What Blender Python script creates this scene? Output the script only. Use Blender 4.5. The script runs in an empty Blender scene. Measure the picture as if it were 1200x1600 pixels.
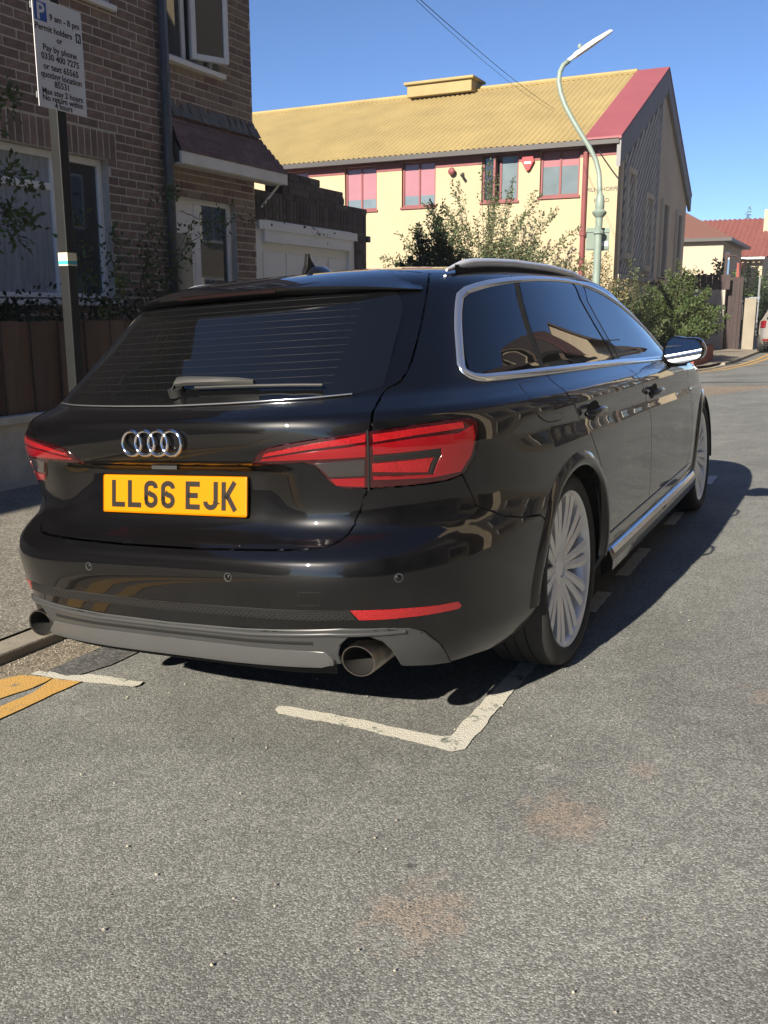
import bpy, bmesh, math, random
import numpy as np
from math import pi, sin, cos, tan, atan, atan2, radians, sqrt
from mathutils import Vector, Matrix
random.seed(7); rng = np.random.default_rng(7)
scene = bpy.context.scene
COL = scene.collection

# ------------------------------------------------------------------ camera, sky, sun, exposure
cam_d = bpy.data.cameras.new('camera'); cam = bpy.data.objects.new('camera', cam_d); COL.objects.link(cam)
scene.camera = cam
cam_d.sensor_fit = 'VERTICAL'; cam_d.sensor_height = 36.0; cam_d.sensor_width = 27.0
cam_d.lens = 1457.5 / 1600 * 36.0; cam_d.clip_start = 0.05; cam_d.clip_end = 1500
CR = Vector((0.89142, 0.45317, -0.0003)); CU = Vector((-0.09589, 0.18926, 0.97723)); CF = Vector((-0.44291, 0.8711, -0.21217))
CAM = Vector((1.66984, -1.9643, 1.24891))
cam.matrix_world = Matrix(((CR.x, CU.x, -CF.x, CAM.x), (CR.y, CU.y, -CF.y, CAM.y), (CR.z, CU.z, -CF.z, CAM.z), (0, 0, 0, 1)))
SUN = Vector((0.235, 1.85, -0.987)).normalized()          # direction the light travels
world = bpy.data.worlds.new('World'); scene.world = world; world.use_nodes = True
wn = world.node_tree.nodes; wl = world.node_tree.links; wn.clear()
wo = wn.new('ShaderNodeOutputWorld'); bg = wn.new('ShaderNodeBackground'); sky = wn.new('ShaderNodeTexSky')
sky.sky_type = 'NISHITA'; sky.sun_disc = False
sky.sun_elevation = math.asin(-SUN.z); sky.sun_rotation = atan2(-SUN.x, -SUN.y) % (2 * pi)
sky.air_density = 0.6; sky.dust_density = 0.0; sky.ozone_density = 6.0; sky.altitude = 0
bg.inputs[1].default_value = 0.077
wl.new(sky.outputs[0], bg.inputs[0]); wl.new(bg.outputs[0], wo.inputs[0])
sd = bpy.data.lights.new('sun', 'SUN'); sd.energy = 5.0; sd.angle = radians(0.53); sd.color = (1.0, 0.91, 0.77)
sun = bpy.data.objects.new('sun', sd); COL.objects.link(sun)
sun.rotation_euler = SUN.to_track_quat('-Z', 'Y').to_euler()
scene.view_settings.view_transform = 'Standard'; scene.view_settings.look = 'None'
scene.view_settings.exposure = 1.05; scene.view_settings.gamma = 1.0; scene.view_settings.use_curve_mapping = False
scene.render.engine = 'CYCLES'
scene.cycles.max_bounces = 8; scene.cycles.glossy_bounces = 5; scene.cycles.transparent_max_bounces = 8
scene.cycles.caustics_reflective = False; scene.cycles.caustics_refractive = False

# ------------------------------------------------------------------ helpers
def obj(name, me, mat=None, parent=None, loc=None, rot=None):
    o = bpy.data.objects.new(name, me); COL.objects.link(o)
    if mat is not None and me is not None and len(me.materials) == 0: me.materials.append(mat)
    if parent is not None: o.parent = parent
    if loc is not None: o.location = loc
    if rot is not None: o.rotation_euler = rot
    return o
def tag(o, label, cat, group=None):
    o['label'] = label; o['category'] = cat
    if group: o['group'] = group
    return o
def struct(o): o['kind'] = 'structure'; return o
def stuff(o): o['kind'] = 'stuff'; return o
def empty(name, loc=(0, 0, 0), rot=None):
    o = bpy.data.objects.new(name, None); COL.objects.link(o); o.location = loc
    if rot is not None: o.rotation_euler = rot
    o.empty_display_size = .2
    return o
class MB:
    """collects vertices and faces of one mesh"""
    def __init__(s): s.v = []; s.f = []
    def add(s, vs, fs):
        b = len(s.v); s.v += [tuple(p) for p in vs]; s.f += [tuple(i + b for i in f) for f in fs]; return s
    def box(s, a, b, M=None):
        x0, y0, z0 = a; x1, y1, z1 = b
        vs = [Vector(p) for p in ((x0, y0, z0), (x1, y0, z0), (x1, y1, z0), (x0, y1, z0), (x0, y0, z1), (x1, y0, z1), (x1, y1, z1), (x0, y1, z1))]
        if M is not None: vs = [M @ p for p in vs]
        return s.add(vs, [(0, 3, 2, 1), (4, 5, 6, 7), (0, 1, 5, 4), (1, 2, 6, 5), (2, 3, 7, 6), (3, 0, 4, 7)])
    def tube(s, pts, r, n=10, cap=True):
        pts = [Vector(p) for p in pts]; k = len(pts); rs = r if hasattr(r, '__len__') else [r] * k
        rings = []; up = None
        for i, p in enumerate(pts):
            t = (pts[min(i + 1, k - 1)] - pts[max(i - 1, 0)]).normalized()
            if up is None: up = Vector((0, 0, 1)) if abs(t.z) < .9 else Vector((1, 0, 0))
            a = t.cross(up)
            if a.length < 1e-6: a = t.cross(Vector((1, 0, 0)))
            a.normalize(); b = a.cross(t).normalized(); up = b
            rings.append([p + rs[i] * (cos(2 * pi * j / n) * a + sin(2 * pi * j / n) * b) for j in range(n)])
        vs = [q for g in rings for q in g]
        fs = [(i * n + j, i * n + (j + 1) % n, (i + 1) * n + (j + 1) % n, (i + 1) * n + j) for i in range(k - 1) for j in range(n)]
        if cap: fs += [tuple(range(n))[::-1], tuple((k - 1) * n + j for j in range(n))]
        return s.add(vs, fs)
    def lathe(s, prof, n=32, axis='Z', M=None, close=False):
        vs = []; fs = []; k = len(prof)
        for j in range(n):
            a = 2 * pi * j / n
            for r, h in prof:
                if axis == 'Z': p = Vector((r * cos(a), r * sin(a), h))
                elif axis == 'X': p = Vector((h, r * cos(a), r * sin(a)))
                else: p = Vector((r * cos(a), h, r * sin(a)))
                vs.append(M @ p if M is not None else p)
        for j in range(n):
            for i in range(k - 1 + (1 if close else 0)):
                fs.append((j * k + i, ((j + 1) % n) * k + i, ((j + 1) % n) * k + (i + 1) % k, j * k + (i + 1) % k))
        return s.add(vs, fs)
    def prism(s, poly, M, d):
        """poly: 2D outline mapped by M (x,y,0), extruded by d along M's z"""
        n = len(poly)
        vs = [M @ Vector((x, y, 0)) for x, y in poly] + [M @ Vector((x, y, d)) for x, y in poly]
        fs = [tuple(range(n))[::-1], tuple(range(n, 2 * n))] + [(i, (i + 1) % n, n + (i + 1) % n, n + i) for i in range(n)]
        return s.add(vs, fs)
    def mesh(s, name='mesh', smooth=False, bevel=0, seg=2, angle=None):
        me = bpy.data.meshes.new(name); me.from_pydata(s.v, [], s.f)
        bm = bmesh.new(); bm.from_mesh(me); bmesh.ops.recalc_face_normals(bm, faces=bm.faces)
        if bevel:
            es = [e for e in bm.edges if len(e.link_faces) == 2 and e.calc_face_angle(0) > .5]
            bmesh.ops.bevel(bm, geom=es, offset=bevel, segments=seg, affect='EDGES', profile=.5)
        bm.to_mesh(me); bm.free()
        if smooth:
            me.polygons.foreach_set('use_smooth', [True] * len(me.polygons))
            if angle: me.set_sharp_from_angle(angle=angle)
        me.update(); return me
    def build(s, name, mat, parent=None, **k):
        loc = k.pop('loc', None); rot = k.pop('rot', None)
        return obj(name, s.mesh(name, **k), mat, parent, loc, rot)
def boxo(name, a, b, mat, parent=None, bevel=0, **k): return MB().box(a, b).build(name, mat, parent, bevel=bevel, **k)
def copyo(o, parent, loc=None, rot=None, scale=None):
    c = o.copy(); COL.objects.link(c); c.parent = parent
    if loc is not None: c.location = loc
    if rot is not None: c.rotation_euler = rot
    if scale is not None: c.scale = scale
    return c
def stroke_poly(path, w):
    """flat ribbon outline of a 2D polyline, mitred"""
    P = [Vector(p) for p in path]; L = []; R = []
    for i, p in enumerate(P):
        a = (p - P[i - 1]).normalized() if i > 0 else (P[1] - p).normalized()
        b = (P[i + 1] - p).normalized() if i < len(P) - 1 else a
        n = Vector((-a.y - b.y, a.x + b.x))
        if n.length < 1e-5: n = Vector((-a.y, a.x))
        n.normalize(); k = 1 / max(.45, n.dot(Vector((-a.y, a.x))))
        L.append(p + n * w / 2 * k); R.append(p - n * w / 2 * k)
    return L, R
def strokes_mesh(mb, paths, w, M, d):
    for path in paths:
        L, R = stroke_poly(path, w)
        for i in range(len(L) - 1): mb.prism([L[i], L[i + 1], R[i + 1], R[i]], M, d)
def text_mesh(txt, size, align='LEFT', extrude=.0006, bold=.0):
    cu = bpy.data.curves.new('text', 'FONT'); cu.body = txt; cu.size = size; cu.align_x = align; cu.extrude = extrude; cu.offset = bold
    cu.resolution_u = 3
    o = bpy.data.objects.new('text', cu); COL.objects.link(o)
    dg = bpy.context.evaluated_depsgraph_get(); dg.update()
    me = bpy.data.meshes.new_from_object(o.evaluated_get(dg)); bpy.data.objects.remove(o); bpy.data.curves.remove(cu)
    return me

# ------------------------------------------------------------------ materials
def mat(name, col, rough=.6, metal=0., spec=.5, coat=0., var=0., vscale=3., bump=0., bscale=40., detail=4, stretch=None, emit=None):
    m = bpy.data.materials.new(name); m.use_nodes = True; nt = m.node_tree; b = nt.nodes['Principled BSDF']
    b.inputs['Base Color'].default_value = (*col, 1); b.inputs['Roughness'].default_value = rough; b.inputs['Metallic'].default_value = metal
    b.inputs['Specular IOR Level'].default_value = spec
    if coat: b.inputs['Coat Weight'].default_value = coat; b.inputs['Coat Roughness'].default_value = .03
    tc = nt.nodes.new('ShaderNodeTexCoord'); src = tc.outputs['Object']
    if stretch:
        mp = nt.nodes.new('ShaderNodeMapping'); mp.inputs['Scale'].default_value = stretch; nt.links.new(src, mp.inputs[0]); src = mp.outputs[0]
    if var:
        n = nt.nodes.new('ShaderNodeTexNoise'); n.inputs['Scale'].default_value = vscale; n.inputs['Detail'].default_value = 6; n.inputs['Roughness'].default_value = .65
        nt.links.new(src, n.inputs['Vector'])
        r = nt.nodes.new('ShaderNodeMapRange'); r.inputs[1].default_value = .25; r.inputs[2].default_value = .75; r.inputs[3].default_value = 1 - var; r.inputs[4].default_value = 1 + var
        nt.links.new(n.outputs[0], r.inputs[0])
        mx = nt.nodes.new('ShaderNodeVectorMath'); mx.operation = 'SCALE'; mx.inputs[0].default_value = col
        nt.links.new(r.outputs[0], mx.inputs['Scale']); nt.links.new(mx.outputs[0], b.inputs['Base Color'])
    if bump:
        n2 = nt.nodes.new('ShaderNodeTexNoise'); n2.inputs['Scale'].default_value = bscale; n2.inputs['Detail'].default_value = detail
        nt.links.new(src, n2.inputs['Vector'])
        bp = nt.nodes.new('ShaderNodeBump'); bp.inputs['Strength'].default_value = 1; bp.inputs['Distance'].default_value = bump
        nt.links.new(n2.outputs[0], bp.inputs['Height']); nt.links.new(bp.outputs[0], b.inputs['Normal'])
    if emit: b.inputs['Emission Color'].default_value = (*col, 1); b.inputs['Emission Strength'].default_value = emit
    return m
def random_tint(m, amount, obj_info=True, hue=.0):
    """per-object value change"""
    nt = m.node_tree; b = nt.nodes['Principled BSDF']; oi = nt.nodes.new('ShaderNodeObjectInfo')
    hs = nt.nodes.new('ShaderNodeHueSaturation'); r = nt.nodes.new('ShaderNodeMapRange'); r.inputs[3].default_value = 1 - amount; r.inputs[4].default_value = 1 + amount
    nt.links.new(oi.outputs['Random'], r.inputs[0]); nt.links.new(r.outputs[0], hs.inputs['Value'])
    l = b.inputs['Base Color'].links
    if l: nt.links.new(l[0].from_socket, hs.inputs['Color'])
    else: hs.inputs['Color'].default_value = b.inputs['Base Color'].default_value
    nt.links.new(hs.outputs[0], b.inputs['Base Color'])
    return m
def island_tint(m, amount):
    """value change per loose piece of a joined mesh"""
    nt = m.node_tree; b = nt.nodes['Principled BSDF']; g = nt.nodes.new('ShaderNodeNewGeometry')
    hs = nt.nodes.new('ShaderNodeHueSaturation'); r = nt.nodes.new('ShaderNodeMapRange'); r.inputs[3].default_value = 1 - amount; r.inputs[4].default_value = 1 + amount
    nt.links.new(g.outputs['Random Per Island'], r.inputs[0]); nt.links.new(r.outputs[0], hs.inputs['Value'])
    r2 = nt.nodes.new('ShaderNodeMapRange'); r2.inputs[3].default_value = .47; r2.inputs[4].default_value = .53
    nt.links.new(g.outputs['Random Per Island'], r2.inputs[0]); nt.links.new(r2.outputs[0], hs.inputs['Hue'])
    l = b.inputs['Base Color'].links
    if l: nt.links.new(l[0].from_socket, hs.inputs['Color'])
    else: hs.inputs['Color'].default_value = b.inputs['Base Color'].default_value
    nt.links.new(hs.outputs[0], b.inputs['Base Color'])
    return m
def asphalt(name, dark, light, fine=170., warm=None, patch=.25, bumpd=.0022, stains=()):
    m = bpy.data.materials.new(name); m.use_nodes = True; nt = m.node_tree; L = nt.links; N_ = nt.nodes; b = N_['Principled BSDF']
    tc = N_.new('ShaderNodeTexCoord'); o = tc.outputs['Object']
    vo = N_.new('ShaderNodeTexVoronoi'); vo.inputs['Scale'].default_value = fine; L.new(o, vo.inputs[0])
    no = N_.new('ShaderNodeTexNoise'); no.inputs['Scale'].default_value = fine * 1.4; no.inputs['Detail'].default_value = 3; L.new(o, no.inputs[0])
    big = N_.new('ShaderNodeTexNoise'); big.inputs['Scale'].default_value = 1.1; big.inputs['Detail'].default_value = 7; big.inputs['Roughness'].default_value = .6; L.new(o, big.inputs[0])
    cr = N_.new('ShaderNodeValToRGB'); e = cr.color_ramp.elements
    e[0].position = .12; e[0].color = (*[c * .6 for c in dark], 1); e[1].position = .85; e[1].color = (*[c * 1.45 for c in light], 1)
    k = e.new(.45); k.color = (*dark, 1); k = e.new(.66); k.color = (*light, 1)
    mixf = N_.new('ShaderNodeMath'); mixf.operation = 'MULTIPLY_ADD'; mixf.inputs[1].default_value = .5; L.new(vo.outputs['Color'], mixf.inputs[0]); 
    h = N_.new('ShaderNodeMath'); h.operation = 'MULTIPLY'; h.inputs[1].default_value = .55; L.new(no.outputs[0], h.inputs[0]); L.new(h.outputs[0], mixf.inputs[2])
    L.new(mixf.outputs[0], cr.inputs[0])
    ve = N_.new('ShaderNodeTexVoronoi'); ve.feature = 'DISTANCE_TO_EDGE'; ve.inputs['Scale'].default_value = fine; L.new(o, ve.inputs[0])
    er = N_.new('ShaderNodeMapRange'); er.inputs[1].default_value = .0; er.inputs[2].default_value = .16; er.inputs[3].default_value = .66; er.inputs[4].default_value = 1.06; L.new(ve.outputs['Distance'], er.inputs[0])
    r = N_.new('ShaderNodeMapRange'); r.inputs[1].default_value = .3; r.inputs[2].default_value = .7; r.inputs[3].default_value = 1 - patch; r.inputs[4].default_value = 1 + patch; L.new(big.outputs[0], r.inputs[0])
    em = N_.new('ShaderNodeMath'); em.operation = 'MULTIPLY'; L.new(er.outputs[0], em.inputs[0]); L.new(r.outputs[0], em.inputs[1])
    md = N_.new('ShaderNodeTexNoise'); md.inputs['Scale'].default_value = 7; md.inputs['Detail'].default_value = 8; md.inputs['Roughness'].default_value = .7; L.new(o, md.inputs[0])
    mr_ = N_.new('ShaderNodeMapRange'); mr_.inputs[1].default_value = .3; mr_.inputs[2].default_value = .7; mr_.inputs[3].default_value = .84; mr_.inputs[4].default_value = 1.14; L.new(md.outputs[0], mr_.inputs[0])
    em2 = N_.new('ShaderNodeMath'); em2.operation = 'MULTIPLY'; L.new(em.outputs[0], em2.inputs[0]); L.new(mr_.outputs[0], em2.inputs[1]); em = em2
    sc = N_.new('ShaderNodeVectorMath'); sc.operation = 'SCALE'; L.new(cr.outputs[0], sc.inputs[0]); L.new(em.outputs[0], sc.inputs['Scale'])
    col = sc.outputs[0]
    for (sx, sy, sr, sc_, amt) in stains:
        sub = N_.new('ShaderNodeVectorMath'); sub.operation = 'DISTANCE'; sub.inputs[1].default_value = (sx, sy, sx * .0655); L.new(o, sub.inputs[0])
        nz = N_.new('ShaderNodeTexNoise'); nz.inputs['Scale'].default_value = 16; nz.inputs['Detail'].default_value = 8; L.new(o, nz.inputs[0])
        ad = N_.new('ShaderNodeMath'); ad.operation = 'MULTIPLY_ADD'; ad.inputs[1].default_value = sr * 2.4; ad.inputs[2].default_value = -sr * 1.2; L.new(nz.outputs[0], ad.inputs[0])
        s2 = N_.new('ShaderNodeMath'); s2.operation = 'ADD'; L.new(sub.outputs['Value'], s2.inputs[0]); L.new(ad.outputs[0], s2.inputs[1])
        mr = N_.new('ShaderNodeMapRange'); mr.inputs[1].default_value = sr * .3; mr.inputs[2].default_value = sr; mr.inputs[3].default_value = amt; mr.inputs[4].default_value = 0; L.new(s2.outputs[0], mr.inputs[0])
        nm = N_.new('ShaderNodeMath'); nm.operation = 'MULTIPLY'; L.new(mr.outputs[0], nm.inputs[0]); 
        f2 = N_.new('ShaderNodeMapRange'); f2.inputs[1].default_value = .35; f2.inputs[2].default_value = .6; L.new(mixf.outputs[0], f2.inputs[0]); L.new(f2.outputs[0], nm.inputs[1])
        mx = N_.new('ShaderNodeMix'); mx.data_type = 'RGBA'; mx.inputs['B'].default_value = (*sc_, 1); L.new(nm.outputs[0], mx.inputs['Factor']); L.new(col, mx.inputs['A']); col = mx.outputs['Result']
    sv = N_.new('ShaderNodeTexVoronoi'); sv.inputs['Scale'].default_value = 4.5; L.new(o, sv.inputs[0])
    sr_ = N_.new('ShaderNodeMapRange'); sr_.inputs[1].default_value = .035; sr_.inputs[2].default_value = .06; sr_.inputs[3].default_value = .55; sr_.inputs[4].default_value = 1; L.new(sv.outputs['Distance'], sr_.inputs[0])
    s3 = N_.new('ShaderNodeVectorMath'); s3.operation = 'SCALE'; L.new(col, s3.inputs[0]); L.new(sr_.outputs[0], s3.inputs['Scale']); col = s3.outputs[0]
    L.new(col, b.inputs['Base Color'])
    b.inputs['Roughness'].default_value = .82; b.inputs['Specular IOR Level'].default_value = .35
    bp = N_.new('ShaderNodeBump'); bp.inputs['Strength'].default_value = .7; bp.inputs['Distance'].default_value = bumpd
    ih = N_.new('ShaderNodeMath'); ih.operation = 'MULTIPLY_ADD'; ih.inputs[1].default_value = -1.0; ih.inputs[2].default_value = 1; L.new(vo.outputs['Distance'], ih.inputs[0])
    ia = N_.new('ShaderNodeMath'); ia.operation = 'ADD'; L.new(ih.outputs[0], ia.inputs[0]); L.new(no.outputs[0], ia.inputs[1])
    L.new(ia.outputs[0], bp.inputs['Height']); L.new(bp.outputs[0], b.inputs['Normal'])
    return m
def worn_paint(name, col, under, wear=.45, scale=14.):
    m = asphalt(name, under, [c * 1.5 for c in under]); nt = m.node_tree; b = nt.nodes['Principled BSDF']; src = b.inputs['Base Color'].links[0].from_socket
    tc = nt.nodes.new('ShaderNodeTexCoord'); n = nt.nodes.new('ShaderNodeTexNoise'); n.inputs['Scale'].default_value = scale; n.inputs['Detail'].default_value = 10; n.inputs['Roughness'].default_value = .75
    nt.links.new(tc.outputs['Object'], n.inputs[0])
    r = nt.nodes.new('ShaderNodeMapRange'); r.inputs[1].default_value = wear - .06; r.inputs[2].default_value = wear + .03; nt.links.new(n.outputs[0], r.inputs[0])
    mx = nt.nodes.new('ShaderNodeMix'); mx.data_type = 'RGBA'; mx.inputs['B'].default_value = (*col, 1)
    n2 = nt.nodes.new('ShaderNodeTexNoise'); n2.inputs['Scale'].default_value = 60; n2.inputs['Detail'].default_value = 4; nt.links.new(tc.outputs['Object'], n2.inputs[0])
    nt.links.new(r.outputs[0], mx.inputs['Factor']); nt.links.new(src, mx.inputs['A']); nt.links.new(mx.outputs['Result'], b.inputs['Base Color'])
    return m
M = {}
STAINS = ((1.15, .02, .13, (.33, .24, .17), .55), (.98, -.45, .13, (.33, .24, .17), .50), (1.02, .25, .06, (.40, .40, .38), .5), (1.55, .95, .12, (.36, .26, .2), .4), (1.26, .32, .05, (.36, .26, .2), .4), (.62, .1, .05, (.4, .4, .38), .3))
M['road'] = asphalt('worn asphalt', (.146, .148, .138), (.262, .266, .248), fine=215., patch=.22, bumpd=.0016, stains=STAINS)
M['road_tan'] = asphalt('buff asphalt', (.20, .155, .115), (.31, .25, .19), fine=110., patch=.12)
M['gutter'] = asphalt('gutter grit', (.14, .12, .088), (.29, .25, .185), fine=120., patch=.2)
M['pave'] = asphalt('pavement asphalt', (.16, .148, .125), (.28, .26, .215), fine=110., patch=.2)
M['patch'] = asphalt('tar strip', (.085, .084, .08), (.125, .124, .118), fine=60., patch=.15, bumpd=.002)
M['white_line'] = worn_paint('worn white road paint', (.52, .50, .43), (.10, .13, .115), wear=.415)
M['ghost_line'] = worn_paint('scuffed white road paint', (.58, .58, .53), (.10, .13, .115), wear=.40)
M['yellow_line'] = worn_paint('worn yellow road paint', (.52, .31, .09), (.10, .13, .115), wear=.40)
M['kerb'] = mat('kerb stone', (.26, .23, .18), .85, var=.25, vscale=12, bump=.003, bscale=90)
M['ground'] = mat('bare ground', (.16, .14, .10), .9, var=.3, vscale=.6)
# ------------------------------------------------------------------ the setting: ground, roads, pavements
def hroad(x):
    if x <= 1.8: return .0655 * x
    t = min(x, 5.9) - 1.8
    return .0655 * 1.8 + .0655 * t - .5 * (.12 / 4.1) * t * t
def sheet(name, poly, mat_, dz=.004, thick=0, zf=hroad, parent=None):
    n = len(poly); me = bpy.data.meshes.new(name)
    me.from_pydata([(x, y, zf(x) + dz) for x, y in poly], [], [tuple(range(n))])
    bm = bmesh.new(); bm.from_mesh(me); bmesh.ops.triangulate(bm, faces=bm.faces)
    for f in bm.faces:
        if f.normal.z < 0: f.normal_flip()
    bm.to_mesh(me); bm.free()
    return obj(name, me, mat_, parent)
def strip_sheet(name, xs, y0, y1, mat_, zf, dz=0., ny=1):
    ys = [y0 + (y1 - y0) * j / ny for j in range(ny + 1)]
    vs = [(x, y, zf(x) + dz) for y in ys for x in xs]; k = len(xs)
    me = bpy.data.meshes.new(name); me.from_pydata(vs, [], [(j * k + i, j * k + i + 1, (j + 1) * k + i + 1, (j + 1) * k + i) for j in range(ny) for i in range(k - 1)])
    return obj(name, me, mat_)
g = strip_sheet('ground', [-600, -4.2, 9, 600], -400, 900, M['ground'], lambda x: -.34); struct(g)
xs_r = [-2.4, -1.5, -.5, .5, 1.8] + [1.8 + 4.1 * i / 10 for i in range(1, 11)]
struct(strip_sheet('road', xs_r, -45, 160, M['road'], hroad))
struct(strip_sheet('side_road', [-70, -2.41], 9.9, 16.6, M['road'], lambda x: -.157))
struct(sheet('buff_crossing_strip', [(-1.7, 10.45), (5.8, 10.3), (5.8, 14.2), (.4, 14.6), (-1.7, 15.2)], M['road_tan'], .004))
struct(sheet('tar_seam', [(-1.0, 15.9), (1.2, 15.2), (1.2, 15.32), (-1.0, 16.08)], M['patch'], .004))
struct(sheet('gutter', [(-1.13, -30), (-.93, -30), (-.91, .30), (-.90, 9.6), (-1.13, 9.6)], M['gutter'], .003))
tar = [(-.909, .365), (-.908, .556), (-.866, .711), (-.84, 1.6), (-.70, 1.6), (-.718, .701), (-.717, .489), (-.758, .363), (-.801, .344), (-.862, .357)]
struct(sheet('tar_strip', tar, M['patch'], .0055))
BAY = [(.115, .336), (.108, .366), (.139, .371), (.402, .357), (.586, .333), (.692, .324), (.713, .34), (.709, .53), (.707, 1.25), (.769, 1.25), (.772, .643), (.782, .369), (.783, .271), (.757, .241), (.704, .252), (.436, .294), (.145, .309)]
def rough_edge(poly, step=.025, amp=.0035):
    out = []
    for (x0, y0), (x1, y1) in zip(poly, poly[1:] + poly[:1]):
        L = math.hypot(x1 - x0, y1 - y0); n = max(1, int(L / step))
        for i in range(n):
            t = i / n; out.append((x0 + (x1 - x0) * t + random.uniform(-amp, amp), y0 + (y1 - y0) * t + random.uniform(-amp, amp)))
    return out
lines = empty('bay_marking', (0, 0, 0)); struct(lines)
sheet('corner_line', rough_edge(BAY), M['white_line'], .004, parent=lines)
for i, yy in enumerate((1.62, 2.207, 3.37, 4.78)):
    L_ = .30 if i == 0 else .56 if i == 1 else .38
    sheet('line_dash', rough_edge([(.743, yy), (.805, yy), (.798, yy + L_), (.735, yy + L_)]), M['ghost_line'], .004, parent=lines)
SHORT = [(-.944, .312), (-.934, .345), (-.859, .355), (-.788, .338), (-.723, .382), (-.621, .386), (-.47, .382), (-.464, .354), (-.471, .331), (-.565, .327), (-.671, .315), (-.779, .309), (-.829, .306)]
sheet('end_line', rough_edge(SHORT), M['white_line'], .0075, parent=lines)
yl = empty('double_yellow_lines', (0, 0, 0)); struct(yl)
YA = [(-1.018, -6), (-1.012, .205), (-1.007, .232), (-.969, .293), (-.906, .307), (-.829, .306), (-.819, .27), (-.826, .195), (-.87, .046), (-.90, -6)]
YB = [(-.80, -6), (-.788, .042), (-.785, .179), (-.812, .267), (-.822, .306), (-.76, .311), (-.697, .321), (-.699, .245), (-.702, .141), (-.70, -6)]
sheet('yellow_line', rough_edge(YA, .04), M['yellow_line'], .0055, parent=yl); sheet('yellow_line', rough_edge(YB, .04), M['yellow_line'], .0055, parent=yl)
yl2 = empty('junction_yellow_lines', (0, 0, 0)); struct(yl2)
for dx in (0, .22):
    pl = [(-2.3 + dx * 2, 19.6 - dx * 2.2), (-1.35 + dx, 20.4 - dx * 1.6), (-1.0 + dx, 22.2 - dx), (-.86 + dx, 25), (-.84 + dx, 120)]
    L_, R_ = stroke_poly(pl, .11); sheet('yellow_line', [tuple(p) for p in L_] + [tuple(p) for p in R_[::-1]], M['yellow_line'], .004, parent=yl2)
# pavements with kerb stones
def hpave(x): return -.025 + (-1.14 - x) * .033
struct(strip_sheet('pavement', [-4.6, -3.4, -1.262], -45, 9.3, M['pave'], hpave, ny=1))
def hpaveN(x): return -.02 + max(0, -1.3 - x) * .03
pn = [(-1.375, 23.4), (-1.36, 160), (-4.3, 160), (-4.3, 19.9), (-20, 19.9), (-20, 17.2), (-4.6, 17.2), (-3.0, 17.6), (-2.0, 18.9), (-1.52, 21.0)]
def mix2(name, c1, c2, scale, **k):
    m = mat(name, c1, **k); nt = m.node_tree; b = nt.nodes['Principled BSDF']
    tc = nt.nodes.new('ShaderNodeTexCoord'); n = nt.nodes.new('ShaderNodeTexNoise'); n.inputs['Scale'].default_value = scale; n.inputs['Detail'].default_value = 8; nt.links.new(tc.outputs['Object'], n.inputs[0])
    r = nt.nodes.new('ShaderNodeValToRGB'); r.color_ramp.elements[0].position = .38; r.color_ramp.elements[1].position = .62; r.color_ramp.elements[0].color = (*c1, 1); r.color_ramp.elements[1].color = (*c2, 1)
    nt.links.new(n.outputs[0], r.inputs[0]); nt.links.new(r.outputs[0], b.inputs['Base Color']); return m
M['pave2'] = mix2('concrete pavement', (.27, .23, .175), (.21, .18, .14), 1.6, rough=.85, bump=.003, bscale=60)
struct(sheet('far_pavement', pn, M['pave2'], 0, zf=hpaveN))
M['tactile'] = mat('orange tactile paving', (.42, .24, .11), .85, var=.2, vscale=5, bump=.004, bscale=60)
struct(sheet('tactile_paving', [(-2.9, 17.95), (-2.05, 19.0), (-2.45, 20.0), (-3.5, 19.0)], M['tactile'], .006, zf=hpaveN))
kb = empty('kerb', (0, 0, 0)); struct(kb)
ks = MB().box((-.062, .006, -.17), (.062, .908, 0)).mesh('kerb_stone', bevel=.009, seg=2)
for i in range(-10, 11):
    o = obj('kerb_stone', ks, M['kerb'], kb, (-1.203, i * .914 - .20 + .3, -.0255 + random.uniform(-.003, .003)), (0, random.uniform(-.012, .012), random.uniform(-.004, .004)))
kp = [(-4.6, 17.14), (-3.0, 17.54), (-1.94, 18.86), (-1.46, 20.98), (-1.31, 23.4)]
kn = empty('far_kerb', (0, 0, 0)); struct(kn)
path = []
for (x0, y0), (x1, y1) in zip(kp, kp[1:]):
    n = max(1, int(math.hypot(x1 - x0, y1 - y0) / .914))
    for i in range(n): path.append((x0 + (x1 - x0) * i / n, y0 + (y1 - y0) * i / n))
path += [(-1.31, 23.4 + .914 * i) for i in range(26)]
for (x0, y0), (x1, y1) in zip(path, path[1:]):
    L_ = math.hypot(x1 - x0, y1 - y0); low = .06 if y0 < 21.3 else 0
    obj('kerb_stone', ks, M['kerb'], kn, (x0, y0, -.012 - low), (0, 0, -atan2(x1 - x0, y1 - y0))).scale = (1, L_ / .914, 1)
struct(boxo('far_kerb_run', (-1.372, 23.4 + 23.8, -.2), (-1.248, 160, -.014), M['kerb']))

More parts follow.
